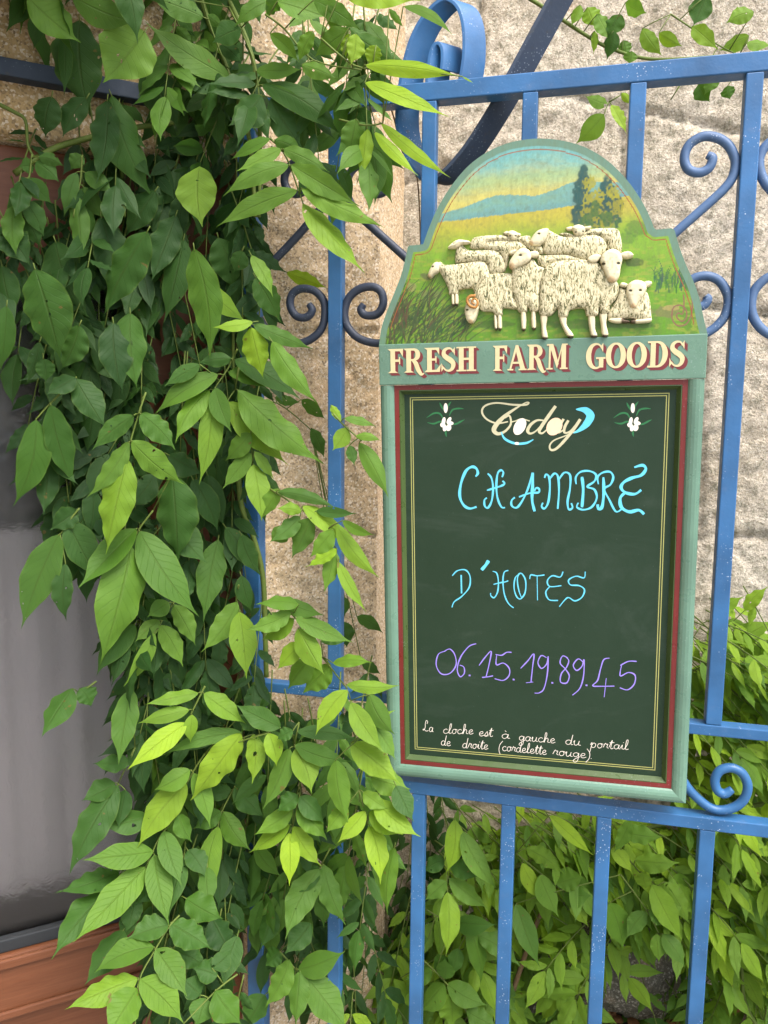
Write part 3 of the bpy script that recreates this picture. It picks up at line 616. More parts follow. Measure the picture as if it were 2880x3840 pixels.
sheep = [
 dict(lab='small carved sheep at the back with only its head and back showing', b=1.0, body=[(455,75),(490,58),(560,50),(640,50),(700,62),(790,52),(800,90),(870,120),(870,165),(800,140),(760,110),(700,90),(560,95),(530,130),(445,130)], heads=[[(660,40),(690,24),(722,38),(724,62),(702,84),(677,76)], [(638,36),(665,28),(670,46),(648,52)], [(718,38),(741,44),(735,60),(718,56)]], eyes=[(680,60,5),(712,60,5)]),
 dict(lab='carved sheep at the back right with drooping ears', b=1.0, body=[(965,45),(1010,35),(1060,50),(1110,35),(1150,15),(1230,8),(1300,12),(1325,50),(1330,150),(1250,150),(1240,100),(1180,60),(1050,65)], heads=[[(1040,5),(1075,-10),(1115,3),(1118,35),(1095,60),(1060,57),(1044,30)], [(1004,10),(1040,0),(1046,20),(1020,27)], [(1113,3),(1152,-2),(1146,17),(1116,22)]], eyes=[(1062,38,5),(1105,34,5)]),
 dict(lab='carved sheep back with its head hidden', b=1.8, body=[(528,112),(560,88),(700,83),(750,100),(775,130),(690,160),(670,200),(655,250),(640,200),(610,160),(530,136)], heads=[]),
 dict(lab='carved sheep back between the two front sheep', b=2.2, body=[(838,172),(880,168),(1000,163),(1060,178),(1140,200),(1000,215),(920,225),(885,250),(845,225)], heads=[]),
 dict(lab='carved sheep in profile looking left at the back', b=2.6, body=[(880,60),(900,22),(940,40),(990,60),(1080,55),(1180,50),(1230,78),(1246,130),(1200,190),(1100,198),(1020,168),(890,166),(868,120)], heads=[[(790,98),(800,75),(818,48),(850,22),(905,16),(898,60),(880,95),(850,118),(808,118)]], eyes=[(848,50,7)], noses=[(800,105,18)], hb=1.5),
 dict(lab='carved sheep looking left with its ear held back', b=2.4, body=[(362,135),(395,108),(440,140),(560,135),(610,150),(640,190),(650,262),(560,285),(545,235),(510,210),(380,214),(356,212)], heads=[[(314,126),(345,95),(380,79),(437,86),(446,97),(430,106),(398,112),(370,130),(332,134)]], eyes=[(352,104,4)], hb=1.2),
 dict(lab='carved sheep at the left edge of the flock', b=3.2, body=[(248,228),(270,206),(300,225),(400,215),(500,203),(540,220),(562,270),(562,312),(510,342),(470,388),(455,366),(382,376),(374,398),(322,402),(318,375),(300,330),(270,275)], heads=[[(199,280),(225,226),(250,210),(270,222),(264,265),(236,285),(215,304),(200,300)]], eyes=[(230,241,6)], noses=[(208,294,14)], legs=[[(334,396),(352,400),(352,462),(338,462)], [(354,398),(374,396),(374,460),(356,460)]], hb=1.0),
 dict(lab='carved grazing ram with a curled brown horn', b=4.2, body=[(468,395),(500,340),(540,290),(600,275),(692,280),(705,330),(700,400),(722,450),(722,488),(640,482),(634,518),(598,526),(570,502),(510,497),(490,455)], heads=[[(418,465),(440,425),(478,430),(497,470),(490,512),(470,560),(447,570),(425,552),(413,505)]], eyes=[(431,493,7)], noses=[(452,560,14)], legs=[[(605,518),(627,518),(629,600),(608,602)], [(583,522),(600,524),(604,602),(588,602)]], hb=1.0),
 dict(lab='carved sheep facing left beside the foremost sheep', b=5.6, body=[(688,262),(720,232),(770,225),(812,192),(842,230),(884,250),(874,300),(856,350),(852,440),(846,495),(798,503),(785,474),(776,503),(728,503),(712,452),(688,385)], heads=[[(673,218),(690,185),(720,147),(760,130),(797,150),(804,195),(772,226),(726,246),(696,258),(674,244)], [(670,160),(690,143),(722,143),(706,168),(682,172)], [(793,155),(830,147),(850,163),(836,186),(798,186)]], eyes=[(741,178,8)], noses=[(690,240,20)], legs=[[(742,498),(771,500),(770,602),(746,602)], [(803,498),(826,496),(830,596),(806,598)]], hb=2.4),
 dict(lab='carved lamb lying down at the right', b=4.0, body=[(1318,362),(1350,370),(1400,390),(1470,378),(1496,430),(1505,512),(1502,548),(1430,560),(1400,545),(1330,545),(1258,546),(1253,502),(1300,430)], heads=[[(1368,340),(1410,317),(1460,328),(1477,370),(1457,412),(1427,452),(1412,480),(1384,480),(1366,442),(1353,382)], [(1318,352),(1330,330),(1367,340),(1355,362)], [(1452,330),(1490,321),(1509,335),(1490,356),(1463,357)]], eyes=[(1379,382,8),(1436,380,8)], noses=[(1398,470,18)], knees=[[(1254,540),(1330,535),(1345,545),(1375,552),(1372,566),(1300,568),(1260,557)], [(1385,552),(1410,545),(1498,536),(1506,556),(1480,566),(1390,570)]], hb=2.4),
 dict(lab='largest carved sheep standing foremost and facing forward', b=7.0, body=[(880,242),(930,212),(1000,200),(1120,198),(1190,215),(1230,255),(1292,310),(1316,360),(1304,420),(1264,470),(1258,508),(1210,517),(1200,482),(1190,524),(1128,527),(1108,484),(1032,492),(1012,533),(963,533),(958,484),(940,502),(915,524),(853,524),(848,440),(854,330)], heads=[[(1222,162),(1270,138),(1317,155),(1334,200),(1324,250),(1316,300),(1290,333),(1254,333),(1236,300),(1214,244),(1202,202)], [(1128,202),(1150,174),(1202,170),(1208,190),(1182,217),(1150,220)], [(1322,163),(1370,151),(1400,174),(1372,191),(1326,187)]], eyes=[(1222,229,9),(1308,226,9)], noses=[(1270,320,22)], legs=[[(858,518),(897,524),(890,590),(899,655),(868,657),(860,585)], [(966,528),(1008,532),(1012,580),(1052,640),(1022,654),(984,592)], [(1136,522),(1174,522),(1177,600),(1190,644),(1156,650),(1140,585)], [(1203,512),(1247,508),(1242,572),(1254,640),(1220,646),(1209,575)]], hb=3.0),
]
for s in sheep:
    b = s['b']*1e-3
    body = relief('sheep', [s['body']], b, 0.0055, 55, WOOL, sign, 3.2); tag(body, s['lab'])
    fp = face_paint(s.get('eyes', ()), s.get('noses', ()))
    for i, hpoly in enumerate(s['heads']):
        hb = b+(0.0018+s.get('hb', 0.5)*1e-3 if i == 0 else 0.0016+s.get('hb', .5)*0.8e-3)
        relief('head' if i == 0 else 'ear', [hpoly], hb, 0.0058 if i == 0 else 0.003, 30 if i == 0 else 16, PLAIN, body, 2.4, fp if i == 0 else face_paint(()), [(e[0], e[1], e[2], -0.0008) for e in s.get('eyes', ())] if i == 0 else ())
    for lp in s.get('legs', ()): relief('leg', [lp], b*0.7, 0.004, 14, PLAIN, body, 2.4, leg_paint)
    for lp in s.get('knees', ()): relief('leg', [lp], b*0.9, 0.005, 12, PLAIN, body, 2.4, knee_paint)
    if s['b'] == 4.2:
        mb = MB(); P = smooth_path([(476,462),(462,452),(462,438),(478,430),(492,445),(490,470),(478,480),(448,470),(432,440),(450,416),(480,414)][::-1], 5)
        mb.tube([L3(bl(*ZS(*p), WA), WA+b+0.010) for p in P], np.linspace(0.0022, 0.0010, len(P)), 8); mb.build('horn', m_flat('horn brown', (0.34, 0.16, 0.04), 0.5), body, True)

# --- painted lines and lettering: thin paint ribbons lying on the panel
LAY = [0]
def ribbon(mb, uv, wd, w0, mi=0):
    uv = np.asarray(uv, float); k = len(uv); wd = np.broadcast_to(np.asarray(wd, float), (k,)); LAY[0] += 1
    L, Rr = [], []
    for i in range(k):
        t = uv[min(i+1, k-1)]-uv[max(i-1, 0)]; n = np.array([-t[1], t[0]])/(np.linalg.norm(t)+1e-12); h = w0+(LAY[0] % 24)*6e-6+5e-6*i/k
        L.append(L3(uv[i]+n*wd[i]/2, h)); Rr.append(L3(uv[i]-n*wd[i]/2, h))
    mb.add(L+Rr, [(k+i, k+i+1, i+1, i) for i in range(k-1)], mi)
def poly(mb, uv, w0, mi=0):
    LAY[0] += 1; h = w0+(LAY[0] % 24)*6e-6; uv = np.asarray(uv, float)
    a = sum(uv[i][0]*uv[(i+1) % len(uv)][1]-uv[(i+1) % len(uv)][0]*uv[i][1] for i in range(len(uv)))
    if a < 0: uv = uv[::-1]
    mb.add([L3(p, h) for p in uv], [tuple(range(len(uv)))], mi)
PXM = float(np.linalg.norm(bl(*Z2(900, 500))-bl(*Z2(800, 500))))/100    # metres per Z2 pixel on the board
def hand(name, strokes_, Z, width, mat, end=0.7):
    mb = MB()
    for st in strokes_:
        w = width
        if isinstance(st, tuple) and isinstance(st[0], (int, float)) and isinstance(st[1], list): w, st = st
        if len(st) == 1: st = [(st[0][0]-width*.75, st[0][1]), (st[0][0], st[0][1]+.3), (st[0][0]+width*.75, st[0][1]+.6)]; w = width*1.5
        P = smooth_path([bl(*Z(*p)) for p in st], 7) if len(st) > 2 else np.array([bl(*Z(*p)) for p in st])
        k = len(P); ww = np.interp(np.linspace(0, 1, k), [0, .12, .5, .88, 1], [w*end, w*.95, w*1.06, w*.95, w*end])*(1+.16*np.sin(np.arange(k)*.55+len(st)*2.3))
        ribbon(mb, P, ww*PXM, 0.00025)
    return mb.build(name, mat, sign)
# double border line
cor = [bl(*Z2(180, 352)), bl(*Z2(1438, 330)), bl(*Z3(1368, 1150)), bl(*Z3(203, 1047))]
l0 = (cor[0][0]+cor[3][0])/2; l1 = (cor[1][0]+cor[2][0])/2; t0_ = (cor[0][1]+cor[1][1])/2; b0_ = (cor[2][1]+cor[3][1])/2
mb = MB()
for ins_ in (0, 0.0031):
    a, b, c, d = l0+ins_, l1-ins_, b0_+ins_, t0_-ins_; h = 0.00055
    for (p, q) in (((a-h, d), (b+h, d)), ((a-h, c), (b+h, c)), ((a, c+h), (a, d-h)), ((b, c+h), (b, d-h))): ribbon(mb, [p, q], 2*h, 0.00025)
mb.build('border_line', LINE, sign)
hand('chambre_lettering', [
 (13,[(497,735),(508,718),(500,695),(478,688),(450,708),(427,765),(420,828),(438,872),(468,890),(502,882)]),
 [(556,720),(574,742),(582,790),(576,850),(558,886),(542,878),(540,850),(552,838)], [(626,738),(632,715),(620,704),(604,722),(598,780),(604,840),(622,882),(640,886)], [(552,802),(585,792),(622,780),(638,768),(628,756)],
 [(772,716),(758,775),(732,838),(700,884),(674,878),(672,852),(688,836)], (14,[(776,716),(774,780),(772,850),(784,904)]), [(708,834),(758,816),(802,812),(806,796),(792,790),(782,806)],
 [(832,742),(840,724),(854,738),(858,790),(850,860),(832,890),(818,880),(824,862)], [(856,748),(880,720),(898,738),(902,810),(896,892)], [(900,752),(928,716),(956,728),(956,790),(944,856),(950,894),(968,886),(962,864)],
 [(986,772),(984,738),(1008,712),(1050,708),(1082,726),(1074,758),(1040,784),(1074,798),(1086,838),(1062,882),(1022,896),(990,884),(996,862)], (14,[(1014,736),(1020,800),(1014,884)]),
 [(1094,772),(1090,738),(1114,716),(1150,712),(1166,738),(1152,774),(1122,796),(1146,846),(1178,904),(1206,894)], (14,[(1118,738),(1120,810),(1112,880),(1094,892),(1090,870)]),
 (14,[(1268,690),(1308,680),(1324,698),(1302,728),(1256,742),(1218,762),(1204,788),(1224,812),(1270,820),(1302,800)]), (15,[(1224,812),(1200,840),(1206,884),(1244,906),(1290,898),(1316,918)])], Z2, 9.6, CYAN)
hand('hotes_lettering', [
 (13,[(427,202),(429,292)]), [(384,206),(408,182),(448,178),(470,210),(466,262),(430,306),(394,332),(382,360)], (17,[(560,132),(548,152),(526,178)]),
 [(580,184),(600,194),(608,236),(604,284),(588,312),(572,304),(570,290)], [(656,180),(636,190),(630,236),(638,300),(658,342),(682,362)], [(584,248),(616,240),(640,236),(656,230)],
 [(712,196),(690,216),(684,264),(696,306),(716,318),(738,286),(740,230),(722,196),(706,200),(700,230),(708,280),(722,316)], [(760,222),(766,202),(796,206),(832,202)], [(796,206),(798,325)],
 [(922,186),(908,212),(870,206),(846,230),(858,258),(914,254)], [(858,258),(838,286),(854,322),(898,326)],
 [(1030,186),(1024,216),(986,208),(950,226),(958,250),(1000,254),(1026,274),(1014,310),(980,328),(950,312),(932,322),(904,356)]], Z3, 6.6, CYAN)
hand('phone_number', [
 [(350,572),(316,588),(306,640),(330,682),(372,680),(402,640),(396,590),(372,562),(344,574)], [(500,536),(464,550),(424,602),(408,660),(422,696),(442,680),(440,650),(420,640)], [(468,690)],
 [(514,642),(545,600),(573,574),(562,640),(548,697)], [(528,700),(555,697),(582,692)], [(594,588),(624,592),(648,578),(672,578)], [(600,590),(598,638),(632,630),(660,655),(660,690),(632,714),(590,706)], [(682,710)],
 [(716,656),(750,620),(780,586),(774,650),(766,724)], [(742,726),(777,722)], [(842,604),(816,594),(800,628),(818,656),(844,632),(850,598),(846,680),(830,752),(808,774),(784,776)], [(870,726)],
 [(946,606),(920,596),(908,630),(934,660),(952,692),(940,726),(910,722),(914,682),(938,652),(950,620),(938,602)], [(1020,626),(996,610),(972,640),(988,666),(1014,646),(1024,614),(1022,690),(1004,752),(968,786)], [(1036,738)],
 [(1148,606),(1120,614),(1104,660),(1090,714),(1066,740),(1102,743),(1172,742)], [(1132,704),(1122,796)], [(1200,642),(1240,622),(1280,622)], [(1206,642),(1200,692),(1240,676),(1272,690),(1268,732),(1236,760),(1198,750)]], Z3, 5.8, VIOL)
# small cursive line: one-stroke letters, x-height 1
CUR = {
 'a': (0.95, [[(.72,.8),(.45,1),(.12,.75),(.1,.25),(.35,0),(.62,.3),(.75,.95),(.7,.2),(.95,.1)]]), 'c': (0.8, [[(.68,.8),(.45,1),(.12,.7),(.12,.25),(.4,0),(.8,.2)]]),
 'd': (1.0, [[(.7,.8),(.42,1),(.1,.7),(.1,.2),(.38,0),(.66,.4),(.85,2.2),(.72,.2),(1.0,.1)]]), 'e': (0.8, [[(.05,.4),(.5,.55),(.6,.85),(.4,1),(.12,.7),(.14,.2),(.4,0),(.8,.25)]]),
 'g': (0.95, [[(.72,.8),(.45,1),(.12,.75),(.12,.3),(.38,.08),(.65,.4),(.76,.95),(.7,-.6),(.4,-1.1),(.12,-.8),(.5,-.2),(.95,.2)]]), 'h': (1.0, [[(0,.1),(.4,1.4),(.4,2.1),(.22,2.0),(.18,.9),(.14,0),(.3,.7),(.55,1),(.7,.7),(.68,.15),(1.0,.1)]]),
 'i': (0.5, [[(0,.3),(.22,1),(.2,.2),(.5,.1)], [(.3,1.5),(.38,1.55)]]), 'l': (0.6, [[(0,.1),(.38,1.2),(.42,2.1),(.24,2.0),(.16,.8),(.25,.05),(.6,.2)]]),
 'o': (0.85, [[(.5,.95),(.2,.9),(.08,.4),(.28,0),(.6,.2),(.66,.7),(.46,1),(.85,.85)]]), 'p': (0.95, [[(.05,.6),(.25,1.1),(.15,-.2),(.02,-1.3)], [(.2,.4),(.45,1),(.75,.8),(.7,.25),(.45,0),(.22,.2)]]),
 'r': (0.75, [[(0,.2),(.25,1.1),(.4,.9),(.6,.95),(.5,.3),(.75,.1)]]), 's': (0.65, [[(0,.1),(.42,1.05),(.5,.4),(.35,0),(.1,.1),(.65,.15)]]), 't': (0.65, [[(.05,.3),(.4,1.9),(.28,.3),(.4,0),(.65,.2)], [(.05,1.3),(.7,1.4)]]),
 'u': (0.95, [[(0,.6),(.16,1),(.12,.25),(.35,0),(.62,.4),(.72,1),(.66,.2),(.95,.1)]]), '(': (0.6, [[(.6,2.1),(.15,1.2),(.1,0),(.4,-.9)]]), ')': (0.5, [[(.0,2.1),(.4,1.2),(.38,0),(.0,-.9)]]), '.': (0.4, [[(.1,.05),(.2,.05)]]),
 'L': (1.3, [[(.75,1.6),(.85,2.1),(.55,2.3),(.4,1.6),(.45,.7),(.15,.1),(.05,.3),(.3,.35),(.7,0),(1.2,.2)]]), '`': (0.01, [[(-.62,1.75),(-.48,1.5)]])}
def cursive(mb, text, x0, y0, x1, y1, xh):
    tot = sum(CUR[c][0] for c in text); d = np.array([x1-x0, y1-y0])/tot; pos = 0.0
    for c in text:
        adv, sts = CUR[c]
        for st in sts:
            P = [(x0+d[0]*(pos+a)+0.10*xh*b, y0+d[1]*(pos+a)-xh*b) for a, b in st]
            P = smooth_path([bl(*Z3(*p)) for p in P], 5) if len(P) > 2 else np.array([bl(*Z3(*p)) for p in P])
            ribbon(mb, P, 2.7*PXM, 0.00025)
        pos += adv
mb = MB()
for t_, xa, ya, xb_, yb_ in (('La', 240, 958, 292, 966), ('cloche', 338, 972, 486, 976), ('est', 512, 984, 580, 988), ('a`', 622, 996, 664, 998), ('gauche', 706, 1006, 884, 1020), ('du', 932, 1024, 1008, 1032), ('portail', 1052, 1040, 1240, 1052),
        ('de', 328, 1028, 376, 1034), ('droite', 432, 1042, 558, 1050), ('(cordelette', 608, 1054, 842, 1076), ('rouge).', 872, 1076, 1068, 1096)):
    cursive(mb, t_, xa, ya, xb_, yb_, 22)
mb.build('bell_note', WHITE, sign)
# Today
def vstroke(mb, pts, wds, mi=0, w0=0.0003):
    P = smooth_path([bl(*Z2(*p)) for p in pts], 7); ww = np.interp(np.linspace(0, 1, len(P)), np.linspace(0, 1, len(wds)), wds); ribbon(mb, P, ww*PXM, w0, mi)
mb = MB()
vstroke(mb, [(985,408),(1030,412),(1055,440),(1035,480),(1000,510),(972,524)], [4,30,40,34,16,3], 1, 0.00022); vstroke(mb, [(622,518),(640,552),(690,574),(742,572),(778,555)], [4,12,12,12,4], 1, 0.00022)
vstroke(mb, [(655,468),(600,476),(550,455),(528,420),(545,390),(600,377),(680,386),(740,386),(756,376),(740,376),(695,402),(640,440),(600,480),(586,510),(606,527),(640,515),(668,480),(662,440),(640,450)], [6,8,9,10,9,8,10,9,5,6,14,22,24,18,12,10,9,6])
vstroke(mb, [(668,470),(690,465),(720,455),(760,465)], [6,6,6,6]); vstroke(mb, [(828,462),(795,462),(764,484),(750,512),(764,526),(792,512),(820,480)], [6,10,15,16,10,7,6]); vstroke(mb, [(886,392),(852,440),(818,490),(806,516),(822,524),(850,500)], [14,17,17,14,9,5])
vstroke(mb, [(925,455),(905,490),(900,520),(930,505)], [12,14,11,5]); vstroke(mb, [(948,462),(930,495),(930,522),(960,512),(1004,458)], [12,14,10,8,10]); vstroke(mb, [(1006,456),(970,510),(920,570),(885,602),(862,604),(858,582),(880,558),(930,538),(990,512)], [14,15,14,12,10,8,7,6,4])
def ell(mb, cx, cy, rx, ry, rot, mi=0, w0=0.0004, n=20):
    c, s = math.cos(rot), math.sin(rot); poly(mb, [bl(*Z2(cx+rx*math.cos(a)*c-ry*math.sin(a)*s, cy+rx*math.cos(a)*s+ry*math.sin(a)*c)) for a in np.linspace(0, 2*math.pi, n, endpoint=False)], w0, mi)
ell(mb, 712, 492, 27, 44, 0.5, 2); ell(mb, 880, 492, 36, 46, 0.6, 3); ell(mb, 698, 574, 11, 7, 0, 2)
mb.build('today_lettering', [TODAY, CYAN, WHITE, PEACH], sign)
for cx, cy in ((354, 480), (1263, 480)):
    mb = MB()
    for pts in ([(0,-5),(-30,-12),(-60,-2),(-92,-8)], [(10,0),(45,0),(70,-12),(90,-22)], [(-12,-20),(-30,-50),(-60,-52),(-96,-30)], [(15,-40),(30,-68),(60,-76),(86,-74)], [(-2,-50),(8,-85),(25,-110)], [(-5,-60),(-22,-85),(-32,-105)], [(2,10),(-2,40),(2,62)]):
        vstroke(mb, [(cx+a, cy+b) for a, b in pts], [3,9,9,1], 0)
    for (a, b, rx, ry, r) in ((-12,-14,9,20,.2),(14,-18,9,18,.5),(20,-4,16,10,0),(-16,4,13,12,.4),(12,18,13,16,.3),(-6,20,10,15,.2),(-2,-78,10,24,0)): ell(mb, cx+a, cy+b, rx, ry, r, 1)
    ell(mb, cx+2, cy+2, 3, 3, 0, 2, 0.0006)
    mb.build('painted_flower', [LEAFP, WHITE, BEVL], sign)

# FRESH FARM GOODS, block serif letters in a unit box (height 1)
def arcp(cx, cy, rx, ry, a0, a1, n=16): return [(cx+rx*math.cos(R_(a)), cy+ry*math.sin(R_(a))) for a in np.linspace(a0, a1, n)]
def G_rect(a, b, c, d): return ('p', [(a, b), (c, b), (c, d), (a, d)])
def G_p(*p): return ('p', list(p))
def G_r(pts, w): return ('r', pts, w)
GL = {
 'F': (0.78, [G_rect(.14,.05,.38,.95), G_p((.0,0),(.52,0),(.40,.07),(.12,.07)), G_p((.0,1),(.14,.9),(.78,.9),(.80,1)), G_p((.80,1),(.78,.66),(.62,.9)), G_rect(.38,.46,.58,.56), G_p((.58,.36),(.64,.36),(.64,.66),(.58,.66))]),
 'R': (1.02, [G_rect(.14,.05,.38,.95), G_p((.0,0),(.52,0),(.40,.07),(.12,.07)), G_p((.0,1),(.14,.91),(.5,.91),(.5,1)), G_r(arcp(.48,.74,.25,.22,92,-92), [.09,.14,.22,.24,.22,.14,.09]), G_rect(.38,.48,.5,.56), G_r([(.46,.52),(.62,.38),(.74,.12),(.9,-.08),(1.04,-.04)], [.12,.22,.22,.16,.02])]),
 'E': (0.80, [G_rect(.14,.05,.38,.95), G_p((.0,0),(.78,0),(.74,.09),(.12,.09)), G_p((.78,0),(.84,.32),(.60,.08)), G_p((.0,1),(.14,.91),(.74,.91),(.76,1)), G_p((.76,1),(.76,.70),(.60,.92)), G_rect(.38,.47,.56,.56), G_p((.56,.38),(.62,.38),(.62,.65),(.56,.65))]),
 'S': (0.74, [G_r([(.62,.80),(.52,.93),(.34,.95),(.17,.86),(.15,.70),(.30,.57),(.48,.47),(.62,.33),(.58,.14),(.42,.04),(.24,.07),(.10,.20)], [.07,.08,.11,.17,.22,.25,.26,.23,.18,.11,.08,.07]), G_p((.70,1),(.58,.86),(.70,.66)), G_p((.02,0),(.14,.14),(.02,.36))]),
 'H': (0.98, [G_rect(.12,.05,.36,.95), G_rect(.62,.05,.86,.95), G_rect(.36,.46,.62,.55), G_rect(.0,0,.48,.06), G_rect(.50,0,.98,.06), G_rect(.0,.94,.48,1), G_rect(.50,.94,.98,1)]),
 'A': (1.0, [G_p((.44,1),(.58,1),(.96,.05),(.70,.05),(.46,.74)), G_p((.44,1),(.50,.84),(.20,.05),(.10,.05)), G_rect(.24,.26,.72,.34), G_rect(.0,0,.32,.06), G_rect(.60,0,1.04,.06)]),
 'M': (1.16, [G_p((.12,.05),(.22,.05),(.24,.95),(.14,.95)), G_p((.14,1),(.36,1),(.66,.22),(.56,.05)), G_p((.88,1),(.58,.05),(.56,.2),(.80,.92)), G_rect(.80,.05,1.04,.95), G_rect(.0,0,.34,.06), G_rect(.72,0,1.14,.06), G_rect(.02,.94,.2,1), G_rect(.82,.94,1.12,1)]),
 'G': (0.96, [G_r([(.80,.78),(.68,.92),(.50,.96),(.30,.88),(.18,.68),(.15,.48),(.20,.26),(.34,.09),(.54,.03),(.72,.10),(.76,.22)], [.06,.08,.10,.18,.24,.26,.24,.18,.10,.08,.10]), G_p((.86,1),(.72,.86),(.86,.64)), G_rect(.66,.05,.88,.42), G_rect(.52,.38,.98,.45)]),
 'O': (0.96, [G_r(arcp(.48,.5,.36,.455,90,450,33), [.09,.15,.24,.25,.24,.15,.09,.15,.24,.25,.24,.15,.09])]),
 'D': (0.98, [G_rect(.14,.05,.38,.95), G_rect(.0,0,.48,.07), G_rect(.0,.93,.48,1), G_r(arcp(.46,.5,.37,.46,92,-92,20), [.09,.15,.23,.26,.23,.15,.09])]),
}
WL = WB+0.0002
def word(mbs, text, xs_, ys0, ys1):
    """text between photo points xs_ on the band, letters standing on the base line ys0 and reaching ys1"""
    a = bl(*Z2(xs_[0], ys0[0]), WB); b = bl(*Z2(xs_[1], ys0[1]), WB); t = bl(*Z2(xs_[0], ys1[0]), WB); t2 = bl(*Z2(xs_[1], ys1[1]), WB)
    v0 = (a[1]+b[1])/2; Hh = (t[1]+t2[1])/2-v0; tot = sum(GL[c][0] for c in text)+0.04*(len(text)-1); sc = (b[0]-a[0])/tot; x = a[0]
    for c in text:
        adv, items = GL[c]
        for which, (du, dv, ww) in enumerate(((0.0040, -0.0036, WL), (0, 0, WL+0.0004))):
            for it in items:
                T = lambda p: np.array([x+p[0]*sc+du, v0+p[1]*Hh+dv])
                if it[0] == 'p': poly(mbs[which], [T(p) for p in it[1]], ww)
                else:
                    P = smooth_path([T(p) for p in it[1]], 4); ribbon(mbs[which], P, np.interp(np.linspace(0, 1, len(P)), np.linspace(0, 1, len(it[2])), it[2])*sc, ww)
                if which == 0:   # the slanting fill between letter and shadow
                    if it[0] == 'p':
                        for k in (0.33, 0.66): poly(mbs[0], [np.array([x+p[0]*sc+du*k, v0+p[1]*Hh+dv*k]) for p in it[1]], ww)
                    else:
                        for k in (0.33, 0.66):
                            P2 = smooth_path([np.array([x+p[0]*sc+du*k, v0+p[1]*Hh+dv*k]) for p in it[1]], 4); ribbon(mbs[0], P2, np.interp(np.linspace(0, 1, len(P2)), np.linspace(0, 1, len(it[2])), it[2])*sc, ww)
        x += (adv+0.04)*sc
for args in (('FRESH', (72, 500), (232, 222), (114, 104)), ('FARM', (580, 946), (218, 216), (98, 90)), ('GOODS', (1030, 1512), (212, 202), (86, 74))):
    mS, mL = MB(), MB(); word((mS, mL), *args)
    lo_ = mL.build('lettering', CREAM, sign); mS.build('letter_shadow', MAROON, lo_)
#LEAVES
# ------------------------------------------------------------------ wisteria
VW = {'A': (0, 0, 0.90416), 'B': (0, 1200, 0.90416), 'C': (0, 2600, 0.90416), 'D': (900, 300, 0.49716), 'E': (1300, 0, 0.48222), 'G': (1400, 2700, 0.89210), 'H': (1400, 0, 0.89210)}
SH = np.array([[0, 0], [.02, .16], [.06, .38], [.13, .64], [.22, .85], [.32, .97], [.42, 1.0], [.54, .93], [.65, .74], [.74, .50], [.81, .29], [.86, .155], [.91, .075], [.96, .035], [1, 0]])
TT = np.concatenate([np.linspace(0, .2, 6), np.linspace(.245, .91, 17), [.96, 1.0]]); WW = np.interp(TT, SH[:, 0], SH[:, 1]); UU = np.array([-1, -.72, -.36, 0, .36, .72, 1.0])
def nrmz(v): return v/(np.linalg.norm(v)+1e-12)
class Frond:
    """one compound leaf: leaflets and their stalk, one mesh"""
    def __init__(s): s.v = []; s.f = []; s.a = []; s.mi = []
    def leaflet(s, b, t, w, n, young_lit, r):  # leaf tint: age, plus light and shade put into the colour
        b, t = np.array(b), np.array(t); L = np.linalg.norm(t-b); l = (t-b)/L; n = nrmz(n-l*(n @ l)); sd = np.cross(l, n)
        fold = r.uniform(-0.42, -0.02) if r.random() < 0.8 else r.uniform(0, .35); droop = r.uniform(-.02, .13); bend = r.uniform(-.07, .07); wa = r.uniform(.05, .15); fr = r.uniform(17, 30); p1, p2 = r.uniform(0, 6.28, 2); rnd = r.random()
        wa *= 1.0 if r.random() < .7 else .35; asy = r.uniform(-.12, .12); tw = r.uniform(-.35, .35); k0 = len(s.v); nu = len(UU)
        for q, (tt, ww) in enumerate(zip(TT, WW)):
            c = b+l*(L*tt)+n*(droop*L*(4*tt*(1-tt)*.6+.6*tt-tt*tt*.6))+sd*(bend*L*4*tt*(1-tt)); hw = w*.5*ww
            ang = tw*(tt-.3); s2 = sd*math.cos(ang)+n*math.sin(ang); n2 = n*math.cos(ang)-sd*math.sin(ang)
            for u in UU:
                au = abs(u); e = wa*w*.5*math.sin(fr*tt+(p1 if u > 0 else p2))*au**3*(0.3+.7*ww)
                s.v.append(c+s2*(u*hw*(1+asy*np.sign(u))+.55*e*np.sign(u))+n2*(fold*au*hw+.28*hw*au*au*(-fold)+e)); s.a.append((tt, .5+.5*u, young_lit, rnd))
        for q in range(len(TT)-1):
            for j in range(nu-1): i = k0+q*nu+j; s.f.append((i, i+1, i+nu+1, i+nu)); s.mi.append(0)
    def stalk(s, pts, r0=.0012, r1=.0007):
        m = MB(); m.tube(pts, np.linspace(r0, r1, len(pts)), 5); k = len(s.v); s.v += [np.array(p) for p in m.v]; s.a += [(0, 0, 0, 0)]*len(m.v); s.f += [tuple(i+k for i in q) for q in m.f]; s.mi += [1]*len(m.f)
    def build(s, name, parent):
        o0 = np.array(parent.location); o = obj(name, [p-o0 for p in s.v], s.f, (LEAF, STEM), parent, True)
        o.data.polygons.foreach_set('material_index', s.mi); set_attr(o, 'leaf', s.a); return o
XPOST = -0.512
def base_dist(px, py):
    p = hy(px, py, 0.0); q = hd(px, py, 0.0); dp, dq = np.linalg.norm(p-CAM), np.linalg.norm(q-CAM)
    return dp if p[0] > XPOST else min(dq, 1.4)
def back_dist(px, py):
    p = hy(px, py, BACKY); q = hd(px, py); s_ = sz(q)[0]
    return np.linalg.norm(q-CAM) if s_ < SC else np.linalg.norm(p-CAM)
LAYD = {0: .155, 1: .115, 2: .078, 3: .045, 4: -.07, 5: -.16, 6: -.27}
def place(px, py, lay, j=0.0):
    d = ray(px, py)
    if lay <= 3: return CAM+d*(base_dist(px, py)-LAYD[lay]-j)
    return CAM+d*min(base_dist(px, py)-LAYD[lay]-j, back_dist(px, py)-.03)
